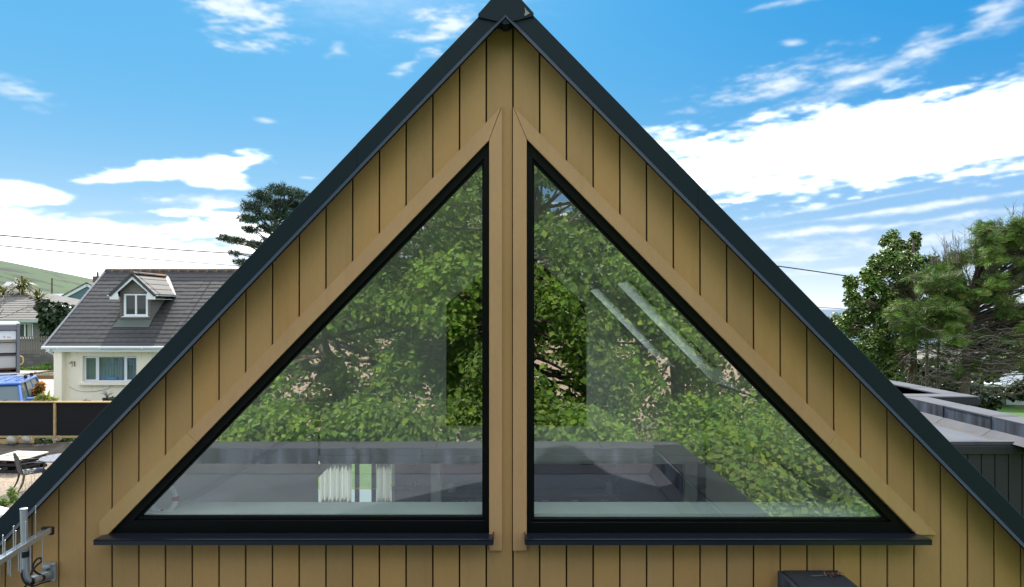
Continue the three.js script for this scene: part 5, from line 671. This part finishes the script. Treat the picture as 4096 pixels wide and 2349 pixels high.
  // bare tree at the left edge
  const bt2 = thing('bare_tree', 'leafless thin branched tree at the left picture edge before the bungalow', 'tree', V(-30.8, .8, -40)); const tw = []; const grow = (p, d, l, rr, n) => { const e = p.clone().addScaledVector(d, l); tw.push(tube(curve([p, p.clone().lerp(e, .5).add(V((r() - .5) * l * .2, (r() - .5) * l * .2, 0)), e], 5), rr, rr * .6, 4)); if (n > 0) for (let k = 0; k < (n > 2 ? 3 : 4); k++) grow(p.clone().lerp(e, .55 + .45 * r()), d.clone().add(V((r() - .5) * 1.5, (r() - .4) * 1.0, (r() - .5) * 1.2)).normalize(), l * (.55 + .25 * r()), rr * .55, n - 1); }; grow(V(0, 0, 0), V(.05, 1, 0).normalize(), 2.6, .075, 4); mesh('branches', tw, M.twig, bt2);
}
{
  // trees in front of the gable: behind us, but filling its panes
  const r = rng(77), cols = [[.16, .33, .03], [.22, .41, .035], [.10, .22, .022], [.40, .54, .05], [.29, .47, .04]];
  const spec = [[-6.4, 4.6, 9.2, 'leafy tree furthest left of the row facing the gable'], [-3.3, 3.3, 8.6, 'leafy tree left of the middle facing the gable windows'], [.1, 3.0, 9.0, 'leafy tree straight opposite the gable mullion'], [3.1, 4.4, 9.2, 'leafy tree right of the middle facing the gable windows'], [6.6, 4.2, 9.0, 'leafy tree furthest right of the row facing the gable'], [-1.6, 7.6, 9.5, 'leafy tree in the second row behind on the left'], [4.9, 8.6, 9.5, 'leafy tree in the second row behind on the right']];
  spec.forEach(([x, z, h, label], i) => {
    const cl = []; for (let k = 0; k < 190; k++) { const a = r() * 6.28, q = Math.sqrt(r()), y = 2.2 + (h - 2.2) * Math.pow(r(), .95), w = 2.5 * Math.sin(Math.PI * Math.min(1, .28 + .66 * (y - 2.2) / (h - 2.0))); if (x > .8 && x < 5.5 && y < 3.45 && y > 2.3 && r() < .75) continue; cl.push({ c: V(x + Math.cos(a) * q * w, y, z + Math.sin(a) * q * w * .8), r: V(.46, .32, .46) }); }
    tree('leafy_tree', label, 'leafy trees reflected in the gable windows', V(x, 0, z), V(x + .3, h * .86, z + .1), { trunkR: .17, wob: .35, clumps: cl, limbR: .07, sag: -.05, twigs: 3, seed: 100 + i, crownMat: LEAF, crown: { n: i > 4 ? 36000 : 42000, size: [.045, .14], shape: 'diamond', cols, up: .35, out: .3, bias: .5 } });
  });
  const hedge = (label, x0, x1, z0, z1, y0, y1, n, seed, cc) => { const cl = []; for (let k = 0; k < 46; k++) cl.push({ c: V(x0 + (x1 - x0) * r(), y0 + (y1 - y0) * Math.sqrt(r()), z0 + (z1 - z0) * r()), r: V(.5, .4, .5) }); const t = thing('ivy_hedge', label, 'hedge', V((x0 + x1) / 2, 0, (z0 + z1) / 2)), rel = cl.map((c) => ({ ...c, c: c.c.clone().sub(t.position) })); mesh('stems', limbs([V(0, 0, 0), V(0, 1, 0), V(0, 2, 0)], rel.slice(0, 20), seed, .05, 4), M.bark, t); mesh('foliage', foliage({ clumps: rel, n: n * 2, size: [.06, .12], shape: 'diamond', cols: cc, seed, up: .45, out: .4, bias: .6 }), LEAF, t); };
  const bright = [[.17, .34, .03], [.27, .42, .04], [.11, .24, .025], [.36, .46, .05]];
  hedge('sunny yellow green hedge right of the flat roof parapet', 2.5, 7.2, -1.9, 1.6, .6, 2.5, 15000, 201, bright);
  hedge('green hedge across the far side of the front flat roof', -7.5, 2.6, .75, 1.7, .6, 2.7, 19000, 202, cols);
  hedge('green hedge behind the sunny hedge under the leafy trees', 2.5, 8.5, 1.6, 3.4, .8, 2.6, 11000, 203, cols);
  // far hedge line across the stubble field
  const cl = []; for (let k = 0; k < 90; k++) cl.push({ c: V(-70 + 140 * k / 89, 2 + 3 * r(), 86 + 3 * r()), r: V(2.4, 2.6, 2) }); const fh = thing('field_hedge', 'long dark hedge along the far side of the stubble field', 'hedge', V(0, 0, 86)); mesh('foliage', foliage({ clumps: cl.map((c) => ({ ...c, c: c.c.clone().sub(V(0, 0, 86)) })), n: 12000, size: [.6, 1.1], cols: dkFar, seed: 301, bias: .6 }), NEEDLE, fh);
}
renderer.render(scene, camera);
